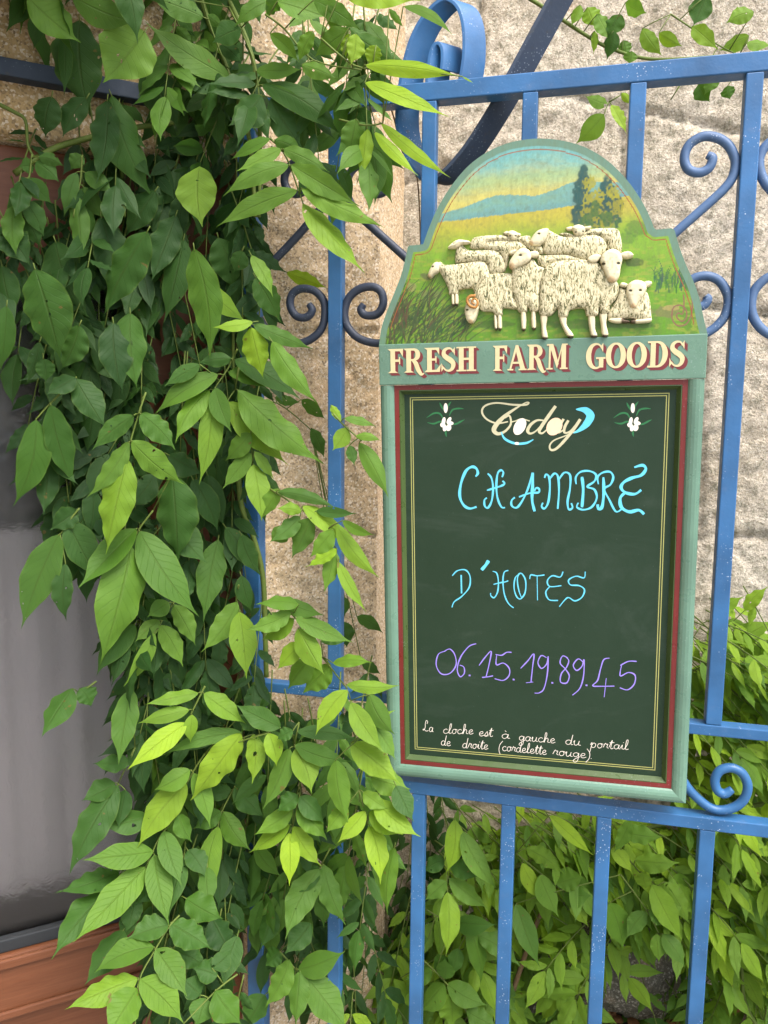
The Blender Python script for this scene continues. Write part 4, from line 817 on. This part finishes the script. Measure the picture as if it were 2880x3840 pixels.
UP = np.array([0, 0, 1.0])
T_ = [
 ('A',0,.45,[], [(112,-15,335,178,140),(296,-20,575,96,115),(600,130,425,345,205,.62),(845,72,612,-15,85,.4)]),
 ('A',2,.06,[], [(330,85,375,485,180),(262,130,265,405,48),(165,50,140,205,60),(590,300,740,532,160),(462,395,640,828,150,.22),(445,412,398,765,105),(215,400,190,575,105),(360,405,258,575,88),(470,90,585,200,70,.2)]),
 ('A',1,.30,[(835,-20),(870,100),(960,340),(1030,570)], [(860,62,928,112,42),(955,322,600,88,105,.38),(942,322,722,345,105,.15),(950,285,1135,352,85,.15)]),
 ('A',1,.30,[(950,30),(1045,230),(1075,400),(1078,545)], [(1118,5,970,116,62,.35),(1085,395,945,522,125,.25),(1085,352,1428,578,105,.15),(1122,405,1262,625,110,.12),(1062,295,1258,288,60,.4),(1100,350,1268,410,45,.3),(700,-10,845,60,80,.2),(1000,120,880,180,90,.1)]),
 ('D',0,.55,[(225,440),(310,520),(375,640),(440,830),(478,935)], [(230,445,-70,600,105,.35),(312,520,-30,690,115,.45),(372,640,-130,880,150,.5),(436,832,-180,1110,165,.55),(262,450,480,560,130,.35),(325,520,680,700,130,.4),(385,640,905,955,165,.5),(462,815,1092,1112,150,.58),(472,930,942,1458,185,.66)]),
 ('A',1,.62,[], [(828,690,840,942,165,.68)]),
 ('A',2,.25,[(133,640),(120,740),(85,850),(55,930)], [(142,690,76,690,58),(148,670,246,756,72),(160,650,266,690,50),(92,742,28,965,58),(112,740,216,846,76),(100,830,182,985,82),(62,850,70,1065,82,.3),(100,900,165,1028,70,.15)]),
 ('A',2,.28,[(340,645),(335,740),(315,830),(305,900)], [(345,645,294,706,62),(318,715,265,905,62),(352,715,470,806,70),(345,775,452,912,75),(330,850,386,982,62),(308,800,330,1092,76,.34)]),
 ('A',0,.18,[], [(145,1115,252,1500,190,.22),(612,958,430,1312,150,.15),(805,1030,870,1490,148,.38)]),
 ('A',2,.05,[], [(730,890,625,1172,120),(755,800,728,1012,84),(645,790,520,982,110),(230,1000,350,1300,165),(8,1100,62,1320,110),(762,990,680,1340,122),(905,985,965,1210,140,.15),(1060,1150,1165,1340,112,.2),(1005,1040,968,1132,80,.25),(420,900,470,1250,150),(-20,950,130,1110,120)]),
 ('A',0,.66,[], [(838,1178,1022,1335,92,.6),(1042,1058,1132,1235,64,.6)]),
 ('E',0,.92,[(-200,300),(60,510),(300,540)], [(-40,-60,580,10,210,.98),(20,215,497,505,125,.30),(140,505,905,600,115,.95),(140,640,802,912,118,.98),(70,260,30,505,135,.95),(230,350,180,525,130,.95),(900,595,990,648,14,.6),(-150,40,-30,280,110,.35)]),
 ('E',0,.9,[(-60,930),(150,975),(280,960)], [(265,955,812,1385,92,.95),(215,1025,560,1372,85,.95),(70,925,10,1240,190,.40),(160,1000,112,1405,115,.9),(440,50,832,285,70,.5),(330,70,445,215,50,.5)]),
 ('A',0,.6,[(1100,60),(1180,120),(1300,250),(1500,290)], [(1150,5,1358,72,105,.42),(1448,125,1303,238,88,.42),(1455,138,1450,268,95,.92),(1470,145,1645,262,80,.35),(1300,0,1500,130,70,.3),(1170,-20,1100,80,60,.3),(1120,140,1240,260,60,.5),(1250,270,1400,330,60,.5),(1300,130,1240,260,60,.55)]),
 ('A',4,.85,[], [(1188,1128,1358,1195,62,.95),(1450,480,1500,620,110,.95),(1510,560,1500,760,60,.95)]),
 ('B',1,.15,[], [(28,-60,2,215,92,.25),(540,-30,570,292,150,.32),(470,10,510,305,145,.05),(165,90,112,265,62,.1),(180,160,190,260,80,.1),(330,20,250,210,110,.12)]),
 ('B',1,.18,[(318,238),(205,350),(150,412)], [(150,412,52,775,135,.22),(210,350,312,693,120,.22),(312,242,442,452,122,.10),(315,240,190,310,85,.05)]),
 ('B',0,.5,[(605,300),(575,390),(540,510),(528,582)], [(556,395,380,542,92,.28),(582,388,728,540,112,.30),(535,505,358,738,88,.52),(545,500,768,682,115,.52),(528,575,440,973,150,.68)]),
 ('B',0,.45,[(985,120),(960,170),(940,210),(885,290)], [(905,225,640,393,100,.42),(830,185,680,275,72,.3),(945,215,1142,283,90,.4),(972,165,1248,332,112,.2),(868,290,728,512,92,.45),(892,280,962,468,92,.42),(885,300,825,685,112,.55),(960,160,820,180,70,.2)]),
 ('B',0,.55,[(990,200),(975,290)], [(985,290,1342,598,165,.5),(942,340,1198,603,135,.70)]),
 ('B',0,.62,[], [(1040,30,1092,243,120,.72),(1050,8,880,30,52,.72),(1128,88,1322,352,100,.42),(1050,20,1302,122,72,.4)]),
 ('B',1,.5,[(1045,440),(1045,600)], [(1040,470,935,585,92,.35),(1042,552,922,702,85,.5),(1052,598,1086,838,108,.68),(1056,545,1138,662,52,.65),(1048,440,1085,560,40,.5)]),
 ('B',1,.2,[(635,790),(575,870),(540,945)], [(565,865,322,1115,112,.25),(545,940,415,1432,200,.42),(578,875,826,1232,170,.28),(715,640,740,1008,185,.22)]),
 ('B',1,.12,[(330,780),(290,830),(250,890)], [(245,888,88,1283,150,.3),(280,830,415,1080,142,.15),(272,1010,276,1250,90,.05),(322,790,205,872,100,.03)]),
 ('B',2,.12,[], [(905,910,845,1253,130,.3),(935,858,1085,1065,100,.15),(900,460,885,778,105,.1),(1000,1060,1045,1210,80,.15),(560,1260,400,1478,112,.2),(800,660,905,880,120,.05),(640,640,520,780,110,.03),(700,560,840,640,110,.1),(860,640,930,860,100,.05),(1000,890,1080,1060,90,.1),(700,820,860,1010,150,.08)]),
 ('B',1,.55,[(990,1100),(980,1170),(1000,1215)], [(985,1168,833,1378,105,.62),(992,1210,1022,1492,125,.62)]),
 ('B',1,.5,[(725,1165),(690,1215),(658,1275)], [(702,1172,610,1232,82,.4),(720,1180,812,1352,92,.42),(662,1245,560,1335,74,.5),(665,1265,760,1440,95,.5),(642,1298,510,1522,74,.6)]),
 ('B',0,.5,[(1120,700),(1250,785),(1330,850),(1395,950)], [(1150,712,1398,782,62,.45),(1255,770,1458,945,84,.72),(1250,795,1148,782,60,.62),(1180,860,1120,920,90,.3),(1245,815,1118,922,84,.3),(1290,820,1208,992,105,.35),(1382,870,1284,985,92,.5),(1395,842,1578,1072,84,.62),(1398,950,1268,1024,62,.6),(1385,950,1342,1132,80,.62),(1400,1000,1522,1213,62,.68),(1310,792,1482,802,52,.2),(1420,832,1558,892,50,.5),(1160,700,1080,830,80,.5)]),
 ('B',0,.55,[(1120,1160),(1215,1225),(1248,1275)], [(1208,1212,1018,1285,88,.52),(1220,1240,1083,1328,82,.55),(1170,1165,1345,1225,78,.35),(1225,1235,1467,1338,88,.52),(1236,1278,1345,1472,112,.66),(1250,1340,1148,1452,90,.6),(1240,1180,1060,1180,70,.4)]),
 ('B',1,.5,[(1340,1400),(1440,1530)], [(1290,1400,1194,1532,105,.5),(1372,1432,1255,1550,110,.62),(1380,1422,1545,1422,58,.5),(1436,1512,1658,1515,64,.68),(1330,1330,1450,1330,50,.3)]),
 ('B',0,.5,[(1375,380),(1430,440),(1500,500)], [(1372,352,1420,432,40,.72),(1440,448,1378,543,84,.66),(1490,508,1612,738,90,.52),(1475,482,1582,502,42,.5),(1428,408,1562,442,42,.5),(1450,520,1470,605,52,.2)]),
 ('B',4,.3,[(1000,330),(1150,345),(1290,455)], [(1292,448,1345,575,62,.35),(1250,330,1352,412,62,.3),(1140,320,1250,340,50,.3),(1420,1250,1440,1360,90,.15),(1480,1230,1590,1300,60,.3),(1430,1150,1430,1230,60,.2),(1500,1420,1580,1470,50,.3)]),
 ('C',0,.7,[(850,-30),(830,10),(790,90),(770,135)], [(825,-2,598,48,62,.68),(786,68,568,126,68,.72),(775,122,523,322,98,.95),(796,88,790,205,62,.62),(845,0,1022,127,95,.6)]),
 ('C',1,.2,[(400,-50),(330,0)], [(300,-20,172,183,105,.25),(330,-20,378,58,90,.18)]),
 ('C',1,.2,[(560,225),(490,375)], [(545,-20,492,302,112,.22),(540,285,383,292,72,.12),(478,372,338,445,92,.12),(490,380,285,755,135,.12),(520,400,490,560,90,.1)]),
 ('C',0,.65,[(850,250),(810,310),(775,375)], [(1002,165,788,445,130,.82),(790,318,638,402,90,.5),(774,372,568,645,132,.82),(802,330,872,560,85,.5),(1052,168,1045,376,88,.75),(1010,165,668,262,72,.35),(1165,142,975,45,100,.2),(1112,165,1146,305,86,.66),(1000,90,1090,150,80,.3)]),
 ('C',0,.55,[(1240,120),(1220,220)], [(1202,228,1088,485,92,.45),(1226,228,1292,418,125,.7),(1222,215,1458,282,92,.3),(1232,158,1485,192,70,.18),(1215,155,1148,192,62,.2)]),
 ('C',0,.75,[(1455,30),(1500,180)], [(1455,205,1660,378,130,.85),(1392,275,1446,543,100,.5),(1455,38,1592,243,102,.74),(1532,5,1640,172,102,.45),(1440,-15,1308,177,98,.85),(1500,100,1640,70,60,.6)]),
 ('C',0,.7,[(1245,410),(1215,550)], [(1215,482,1052,588,84,.52),(1230,482,1358,612,86,.5),(1202,545,1032,662,80,.68),(1215,552,1335,718,86,.78),(1200,578,1200,802,86,.97),(1242,428,1345,542,90,.2),(1235,420,1148,492,80,.15)]),
 ('C',0,.8,[(1490,400),(1525,545)], [(1516,488,1398,622,76,.88),(1530,492,1672,588,96,.9),(1532,548,1576,794,100,.97),(1505,410,1612,482,72,.6),(1440,468,1353,580,82,.6),(1490,450,1560,470,60,.5)]),
 ('C',1,.3,[(975,385),(920,490),(905,552)], [(918,490,798,562,80,.3),(925,490,1042,652,92,.32),(905,550,870,888,96,.45),(972,390,1098,518,92,.2),(960,400,838,422,72,.25)]),
 ('C',0,.45,[(690,560),(660,600),(605,720)], [(638,655,340,692,105,.42),(606,718,300,1037,122,.5),(640,668,702,965,106,.42),(680,570,756,802,92,.38),(618,512,428,562,100,.3),(742,500,796,618,76,.3)]),
 ('C',1,.15,[(520,720),(470,790)], [(495,738,228,828,86,.18),(470,800,212,1105,112,.18),(545,880,500,1040,70,.15)]),
 ('C',0,.5,[(745,920),(700,970),(640,1070),(575,1200),(560,1400)], [(640,1052,388,1162,100,.42),(574,1180,268,1312,100,.55),(646,1060,778,1260,106,.42),(580,1185,762,1368,120,.5),(570,1222,438,1430,122,.5),(700,962,523,1022,100,.22),(706,952,878,1062,110,.3)]),
 ('C',1,.2,[], [(770,850,927,937,112,.2),(778,650,852,765,90,.2),(860,720,872,888,80,.3),(512,982,348,1213,112,.15),(760,680,700,928,92,.25),(560,830,520,1000,90,.15),(720,1060,860,1140,90,.15),(660,780,560,880,80,.15)]),
 ('C',1,.28,[(985,1165),(900,1230),(760,1372)], [(892,1232,1002,1375,112,.3),(850,1262,812,1385,102,.3),(832,1252,758,1182,90,.18),(902,1172,798,1142,92,.2),(880,1140,960,1060,80,.15)]),
 ('C',2,.2,[], [(985,1005,928,1223,96,.2),(880,930,960,1090,110,.05),(1130,890,1080,1060,90,.1)]),
 ('C',1,.4,[(1160,1070),(1240,1160),(1275,1192),(1400,1400)], [(1236,1146,1432,1070,92,.38),(1202,1105,1098,1304,92,.42),(1245,1150,1225,1385,84,.35),(1276,1180,1445,1400,130,.38),(1290,955,1180,1082,100,.15),(1165,1072,1100,1135,80,.2),(1100,1250,1010,1390,100,.2)]),
 ('C',1,.4,[(1370,640),(1325,725)], [(1325,728,1183,1024,125,.36),(1342,708,1437,963,92,.36),(1330,722,1188,832,84,.15)]),
 ('G',0,.5,[], [(90,535,60,822,82,.4),(-10,240,158,292,120,.5),(0,330,200,492,105,.8),(95,275,170,430,100,.15),(0,20,95,170,90,.5)]),
 ('G',4,.6,[(280,360),(312,440),(312,560),(312,725)], [(342,418,305,645,88,.72),(372,468,525,715,92,.5),(308,678,218,758,74,.45),(318,668,482,792,80,.42),(312,722,304,992,88,.66),(300,590,210,640,70,.2),(320,585,450,660,78,.25)]),
 ('G',5,.35,[(210,790),(330,860),(450,920)], [(440,905,620,1040,90,.2),(400,870,450,1110,70,.3),(340,850,520,860,80,.2),(360,960,330,1080,60,.2),(230,920,120,960,60,.2),(260,1060,330,1000,80,.2)]),
 ('G',5,.5,[(200,1000),(310,1110),(420,1270)], [(310,1110,480,1200,90,.35),(300,1110,200,1230,90,.35),(320,1150,330,1300,95,.45),(300,1090,300,1000,70,.25),(390,1220,530,1290,80,.35),(250,1060,130,1090,70,.25)]),
 ('G',5,.6,[(600,560),(760,690),(870,770)], [(625,600,745,770,70,.85),(640,540,805,650,72,.45),(700,650,780,830,90,.4),(770,690,890,660,90,.3),(800,740,920,740,90,.35),(830,745,905,870,60,.6),(740,400,925,570,60,.9)]),
 ('G',5,.55,[(1020,520),(1120,640),(1190,720)], [(1170,690,1300,930,95,.55),(1225,680,1330,860,70,.55),(1000,540,1090,645,60,.92),(1100,590,1290,600,80,.5),(1050,470,1220,490,80,.4),(1080,420,1010,560,60,.4),(1130,640,1150,720,60,.6)]),
 ('G',5,.45,[(1040,650),(1150,800),(1210,920)], [(1145,805,1065,920,70,.35),(1160,800,1250,860,80,.25),(1190,900,1200,1020,60,.5),(1215,900,1310,1040,70,.35),(990,770,1050,970,90,.3),(600,770,700,1040,90,.25)]),
 ('G',6,.7,[(1420,640),(1490,780),(1560,960)], [(1420,650,1540,750,60,.75),(1490,760,1530,720,70,.8),(1530,770,1670,840,90,.55),(1510,830,1505,1000,80,.85),(1540,850,1640,980,70,.8),(1570,1000,1650,1120,50,.95),(1450,560,1640,600,90,.5),(1440,480,1590,590,90,.45),(1420,330,1530,480,80,.6)]),
 ('H',6,.55,[(745,50),(880,140),(1000,205),(1180,250)], [(1040,60,985,160,70,.2),(1010,130,980,255,60,.1),(900,30,935,115,70,.5),(940,60,1000,175,60,.5),(870,20,830,110,40,.5),(1060,10,1150,55,60,.35),(1050,170,1060,240,50,.3),(1085,215,1075,270,55,.35),(930,130,925,230,30,.5)]),
 ('H',6,.5,[(990,430),(1040,400)], [(970,480,850,605,90,.5),(985,440,888,402,50,.5),(1000,440,1065,562,42,.85),(1045,390,1080,440,30,.8)]),
 ('H',6,.55,[(1250,60),(1450,190),(1600,260)], [(1400,-20,1345,110,80,.12),(1340,110,1450,210,60,.6),(1580,150,1450,215,60,.5),(1600,50,1480,100,60,.5),(1570,180,1680,190,50,.5),(1200,140,1300,195,50,.5),(1130,120,1215,235,60,.55),(1365,355,1415,430,70,.2),(1490,360,1500,420,50,.15)]),
 ('H',6,.5,[(1300,340),(1250,420)], [(1440,320,1390,400,50,.3)]),
 ('G',6,.6,[(1280,-500),(1500,-300),(1600,-200)], [(1420,-420,1560,-520,70,.55),(1500,-330,1680,-420,90,.6),(1400,-300,1500,-200,90,.4),(1520,-250,1640,-120,110,.45),(1460,-200,1560,-60,90,.5),(1340,-200,1420,-60,80,.4),(1330,-320,1380,-230,50,.5),(1560,-460,1660,-560,60,.6),(1350,-90,1480,-20,70,.7),(1580,-30,1680,60,80,.5)]),
]
front_vine = empty('wisteria_vine', (-0.52, -0.12, 0.02)); tag(front_vine, 'large wisteria with glossy green leaflets spilling over the door and left end of the fence', 'climbing plant')
back_vine = empty('wisteria_vine', (0.15, 0.36, 0.2)); tag(back_vine, 'wisteria growing low behind the fence bars below the chalkboard', 'climbing plant')
twig_vine = empty('wisteria_shoot', (0.75, 0.40, 1.5)); tag(twig_vine, 'thin leafy shoot trailing across the pale wall at the upper right', 'climbing plant')
NP = {front_vine.name: 0, back_vine.name: 0, twig_vine.name: 0}
r = np.random.default_rng(31)
for vw, lay, yg, rach, lfs in T_:
    ox, oy, sc = VW[vw]; fr = Frond(); j = r.uniform(-.012, .012)
    own = twig_vine if vw == 'H' or (vw == 'G' and lay == 6 and lfs[0][1] < 0) else (back_vine if (vw == 'G' and lay >= 4) else front_vine)
    SP = []
    if rach: SP = [place(ox+sc*a, oy+sc*b, lay, j-.004) for a, b in (smooth_path(rach, 4) if len(rach) > 2 else rach)]; fr.stalk(SP, .0015, .0009)
    for lf in lfs:
        bx, by, tx, ty, w = lf[:5]; y = (lf[5] if len(lf) > 5 else yg)+(.20 if lay >= 5 else .07); jj = j+r.uniform(-.008, .008)  # rear leaflets tinted lighter, sunlight painted into their green
        B = place(ox+sc*bx, oy+sc*by, lay, jj); ln = math.hypot(tx-bx, ty-by)*sc/F; v = ray(ox+sc*tx, oy+sc*ty)
        Tp = place(ox+sc*(bx*.3+tx*.7), oy+sc*(by*.3+ty*.7), lay, jj); dT = np.linalg.norm(Tp-CAM) if lay > 3 else np.linalg.norm(B-CAM)*.6+.4*np.linalg.norm(Tp-CAM)
        T = CAM+v*(dT+r.uniform(-.30, .22)*ln)
        vd = nrmz(CAM-B); n = nrmz(vd+UP*r.uniform(.15, .6)+r.normal(0, .20, 3)); wd = w*sc/F*np.linalg.norm(B-CAM)
        l = nrmz(T-B); nn = nrmz(n-l*(n @ l)); wd = wd/max(.75, abs(nn @ vd))*0.86
        fr.leaflet(B, T, wd, n, float(np.clip(y+r.normal(0, .05), 0, 1)), r)
        if SP:
            q = min(SP, key=lambda p: np.linalg.norm(p-B))
            if np.linalg.norm(q-B) > .0015: fr.stalk([q, q*.4+B*.6+UP*.001, B, B+(T-B)*.02], .0009, .0007)
        if not rach and len(lfs) > 1: fr.stalk([B+nrmz(B-T)*.007, B, B+(T-B)*.03], .0008, .0007); fr.build('leaf', own); NP[own.name] += 1; fr = Frond()
    if rach or len(lfs) == 1: fr.build('leaf', own); NP[own.name] += 1
def random_frond(fr, p, d, n, L, yg, r, pairs=None, ll=None):
    """a drooping compound leaf from p along d, its face towards n"""
    d = nrmz(d); n = nrmz(n-d*(n @ d)); sd = np.cross(d, n); pairs = pairs or r.integers(3, 6); ll = ll or r.uniform(.050, .072)
    pts = [p+d*L*t+np.array([0, 0, -.22])*L*t*t for t in np.linspace(0, 1, 7)]; fr.stalk(pts, .0013, .0007)
    for k in range(pairs):
        t = .22+.70*k/max(1, pairs-1); q = pts[0]+d*L*t+np.array([0, 0, -.22])*L*t*t
        for sg in (-1, 1):
            if r.random() < .06: continue
            dr = nrmz(sd*sg*r.uniform(.6, 1.0)+d*r.uniform(.35, .8)+np.array([0, 0, -1])*r.uniform(.2, .75)+n*r.uniform(-.1, .25)); l = ll*r.uniform(.72, 1.1)*(0.75+.35*t)
            fr.leaflet(q+dr*.003, q+dr*(l+.003), l*r.uniform(.29, .37), nrmz(n+r.normal(0, .28, 3)), float(np.clip(yg+r.normal(0, .07), 0, 1)), r)
    q = pts[-1]; dr = nrmz(d*.7+np.array([0, 0, -.6])); l = ll*1.12; fr.leaflet(q, q+dr*l, l*.4, nrmz(n+r.normal(0, .15, 3)), float(np.clip(yg+.05, 0, 1)), r)
def in_poly(x, y, P): return bool(inside(np.array([[x, y]], float), np.array(P, float))[0])
def fill(own, P, num, off, yg, name='leaf', down=(-.2, .2), spread=.9, backm=False, facing=.6, ll=None, seed=0, up=.55):
    r = np.random.default_rng(100+seed); x0, y0 = np.min(P, 0); x1, y1 = np.max(P, 0); stuff = None; k = 0
    while k < num:
        x, y = r.uniform(x0, x1), r.uniform(y0, y1)
        if not in_poly(x, y, P): continue
        k += 1; dv = ray(x, y); D = max(back_dist(x, y)-r.uniform(*off), base_dist(x, y)+.05) if backm else (base_dist(x, y)-r.uniform(*off)); p = CAM+dv*D
        vd = -dv; d = np.array([r.uniform(*down), r.uniform(-.5, .1), -spread*r.uniform(.3, 1.0)]); n = nrmz(vd*facing+UP*up+r.normal(0, .3, 3))
        p = p-nrmz(d)*.06
        if NP[own.name] < 100:
            fr = Frond(); random_frond(fr, p, d, n, r.uniform(.10, .17), yg+r.uniform(-.2, .2), r, ll=ll); fr.build(name, own); NP[own.name] += 1
        else:
            stuff = stuff or Frond(); random_frond(stuff, p, d, n, r.uniform(.10, .17), yg+r.uniform(-.2, .2)*(yg > .15), r, ll=ll)
    if stuff: tag(stuff.build('foliage', own), kind='stuff')
# dense leafage behind the leaves drawn one by one
PL = [(0, 520), (330, 420), (560, 430), (860, 480), (1000, 700), (930, 1000), (1010, 1300), (930, 1700), (960, 2100), (1000, 2560), (1180, 2700), (1180, 2850), (900, 3100), (860, 3500), (900, 3900), (560, 3900), (600, 3500), (520, 3100), (560, 2700), (520, 2450), (400, 2250), (250, 1750), (160, 1400), (0, 1150)]
fill(front_vine, PL, 175, (.002, .045), .04, seed=1)  # near-darkest tint, deep shade put into the leaf colour
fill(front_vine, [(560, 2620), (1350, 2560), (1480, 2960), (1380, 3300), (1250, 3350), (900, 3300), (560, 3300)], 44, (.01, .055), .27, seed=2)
fill(front_vine, [(1180, 0), (1400, 0), (1480, 300), (1150, 330), (700, 350), (300, 60), (300, 0)], 20, (.03, .10), .25, seed=3)
# lower right, behind the bars; overhead light put into the pale tints
fill(back_vine, [(1720, 3010), (2560, 3050), (2580, 2300), (2640, 2350), (2900, 2250), (2900, 3560), (2560, 3480), (2380, 3300), (2050, 3330), (1720, 3350)], 300, (.05, .34), .76, down=(.3, 1.2), spread=.7, backm=True, facing=.55, ll=.060, seed=4, up=.95)
fill(back_vine, [(1500, 3350), (1900, 3350), (2260, 3500), (2260, 3900), (1300, 3900)], 95, (.05, .36), .70, down=(-.6, .7), spread=.5, backm=True, facing=.9, ll=.064, seed=5)
fill(back_vine, [(1010, 2980), (1700, 2980), (1700, 3900), (1010, 3900)], 55, (.02, .10), .10, down=(-.5, .5), backm=True, ll=.06, seed=7)
fill(back_vine, [(2350, 3640), (2900, 3500), (2900, 3900), (2300, 3900)], 34, (.10, .25), .6, down=(-.3, .8), spread=.3, backm=True, facing=.6, ll=.055, seed=6)
# unseen wisteria canopy added overhead, above the doorway, to shade the left side
def canopy(own, num, seed):
    r = np.random.default_rng(seed); fr = Frond()
    while num > 0:
        p = np.array([r.uniform(-1.3, -0.10), r.uniform(-1.0, .15), r.uniform(2.06, 2.55)])
        if p[2] < 2.10+.35*max(0, p[0]+.6)-.25*min(0, p[1]+.5)*0-.0 or p[0] > -.48+.35*min(0, p[1]+.1): continue
        num -= 1
        random_frond(fr, p, np.array([r.uniform(-.5, .5), r.uniform(-.8, .2), -r.uniform(.1, .6)]), nrmz(UP+r.normal(0, .4, 3)), r.uniform(.13, .20), r.uniform(.1, .4), r, pairs=5, ll=.078)
    tag(fr.build('unseen_shade_foliage', own), kind='stuff')
canopy(front_vine, 760, 50)
# stems
def stem(own, pts, view, lay, r0, r1, mat=STEM, name='stem'):
    ox, oy, sc = VW[view]; P = [place(ox+sc*a, oy+sc*b, lay) for a, b in smooth_path(pts, 5)]; o0 = np.array(own.location)
    mb = MB(); mb.tube([p-o0 for p in P], np.linspace(r0, r1, len(P)), 7); mb.build(name, mat, own, True)
stem(front_vine, [(815,-60),(870,100),(960,340),(1035,580),(1060,900)], 'A', 2, .0042, .0030)
stem(front_vine, [(930,-40),(1045,230),(1078,545),(1075,900)], 'A', 2, .0036, .0026)
stem(front_vine, [(-20,425),(60,465),(105,500),(115,600),(140,650)], 'A', 3, .0030, .0016)
stem(front_vine, [(60,720),(215,620),(380,570),(560,530),(720,510)], 'A', 3, .0045, .0036)
stem(front_vine, [(500,560),(505,700),(515,900)], 'A', 3, .0040, .0030)
stem(front_vine, [(985,560),(1000,760),(1060,930),(1092,1080),(1100,1300),(1105,1480)], 'B', 3, .0044, .0040)
stem(front_vine, [(970,-60),(968,100),(970,330),(965,620)], 'B', 3, .0026, .0020)
stem(back_vine, [(1700,340),(1300,420),(900,520),(520,640),(150,760)], 'G', 6, .004, .003)
stem(back_vine, [(1620,1300),(1560,1180),(1545,1000),(1500,820),(1400,600)], 'G', 6, .0035, .002)
stem(back_vine, [(520,1400),(600,1100),(760,700),(1000,420)], 'G', 6, .0055, .003, BARK)
stem(twig_vine, [(600,-40),(745,50),(880,140),(1000,205),(1180,250),(1500,235),(1700,250)], 'H', 6, .0034, .0022)
# thin dry stem hanging in the crevice beside the pier
stem(front_vine, [(320,760),(380,960),(420,1150),(530,1330),(560,1500),(575,1900)], 'E', 4, .0014, .0010, BARK)

# ------------------------------------------------------------------ boulder and dead leaves at the foot of the wall
bb = bmesh.new(); bmesh.ops.create_icosphere(bb, subdivisions=5, radius=1.0)
bc = hy(2330, 3560, .40); bv_ = []
for v in bb.verts:
    c = v.co; k = 1+.16*noise.fractal(c*1.6+Vector((4, 1, 0)), .8, 2, 5)+.07*noise.noise(c*6)
    bv_.append((c.x*.135*k, c.y*.085*k, c.z*.12*k))
bf = [tuple(w.index for w in f.verts) for f in bb.faces]; bb.free()
bo = obj('boulder', bv_, bf, DARKST, None, True); bo.location = (bc[0], .40, bc[2]-.01); bo.rotation_euler = (0, R_(-14), R_(8))
tag(bo, 'dark rounded stone lying under the leaves behind the lower bars', 'stone')
b2 = bo.copy(); COL.objects.link(b2); q = hy(2080, 3470, .43); b2.location = (q[0], .44, q[2]-.02); b2.scale = (1.15, .8, .75); b2.rotation_euler = (0.3, 2.2, 1.0)
tag(b2, 'flatter dark stone set further back left of the rounded stone', 'stone')
r = np.random.default_rng(9); dl_ = Frond()
for _ in range(90):
    x, y = r.uniform(2200, 2900), r.uniform(3480, 3900); z = .215; dv = ray(x, y); t = (z-CAM[2])/dv[2]; p = CAM+dv*t
    if p[1] > .5 or p[1] < .05: p[1] = r.uniform(.12, .42)
    p[2] = z+r.uniform(.0, .03); a = r.uniform(0, 6.28); l = np.array([math.cos(a), math.sin(a), r.uniform(-.2, .4)])*r.uniform(.03, .05); dl_.leaflet(p, p+l, .02, nrmz(UP+r.normal(0, .4, 3)), .5, r)
do = obj('dead_leaves', dl_.v, dl_.f, DEAD, None, True); tag(do, 'brown dead leaves scattered on the soil at the foot of the wall', 'dead leaves', kind='stuff')
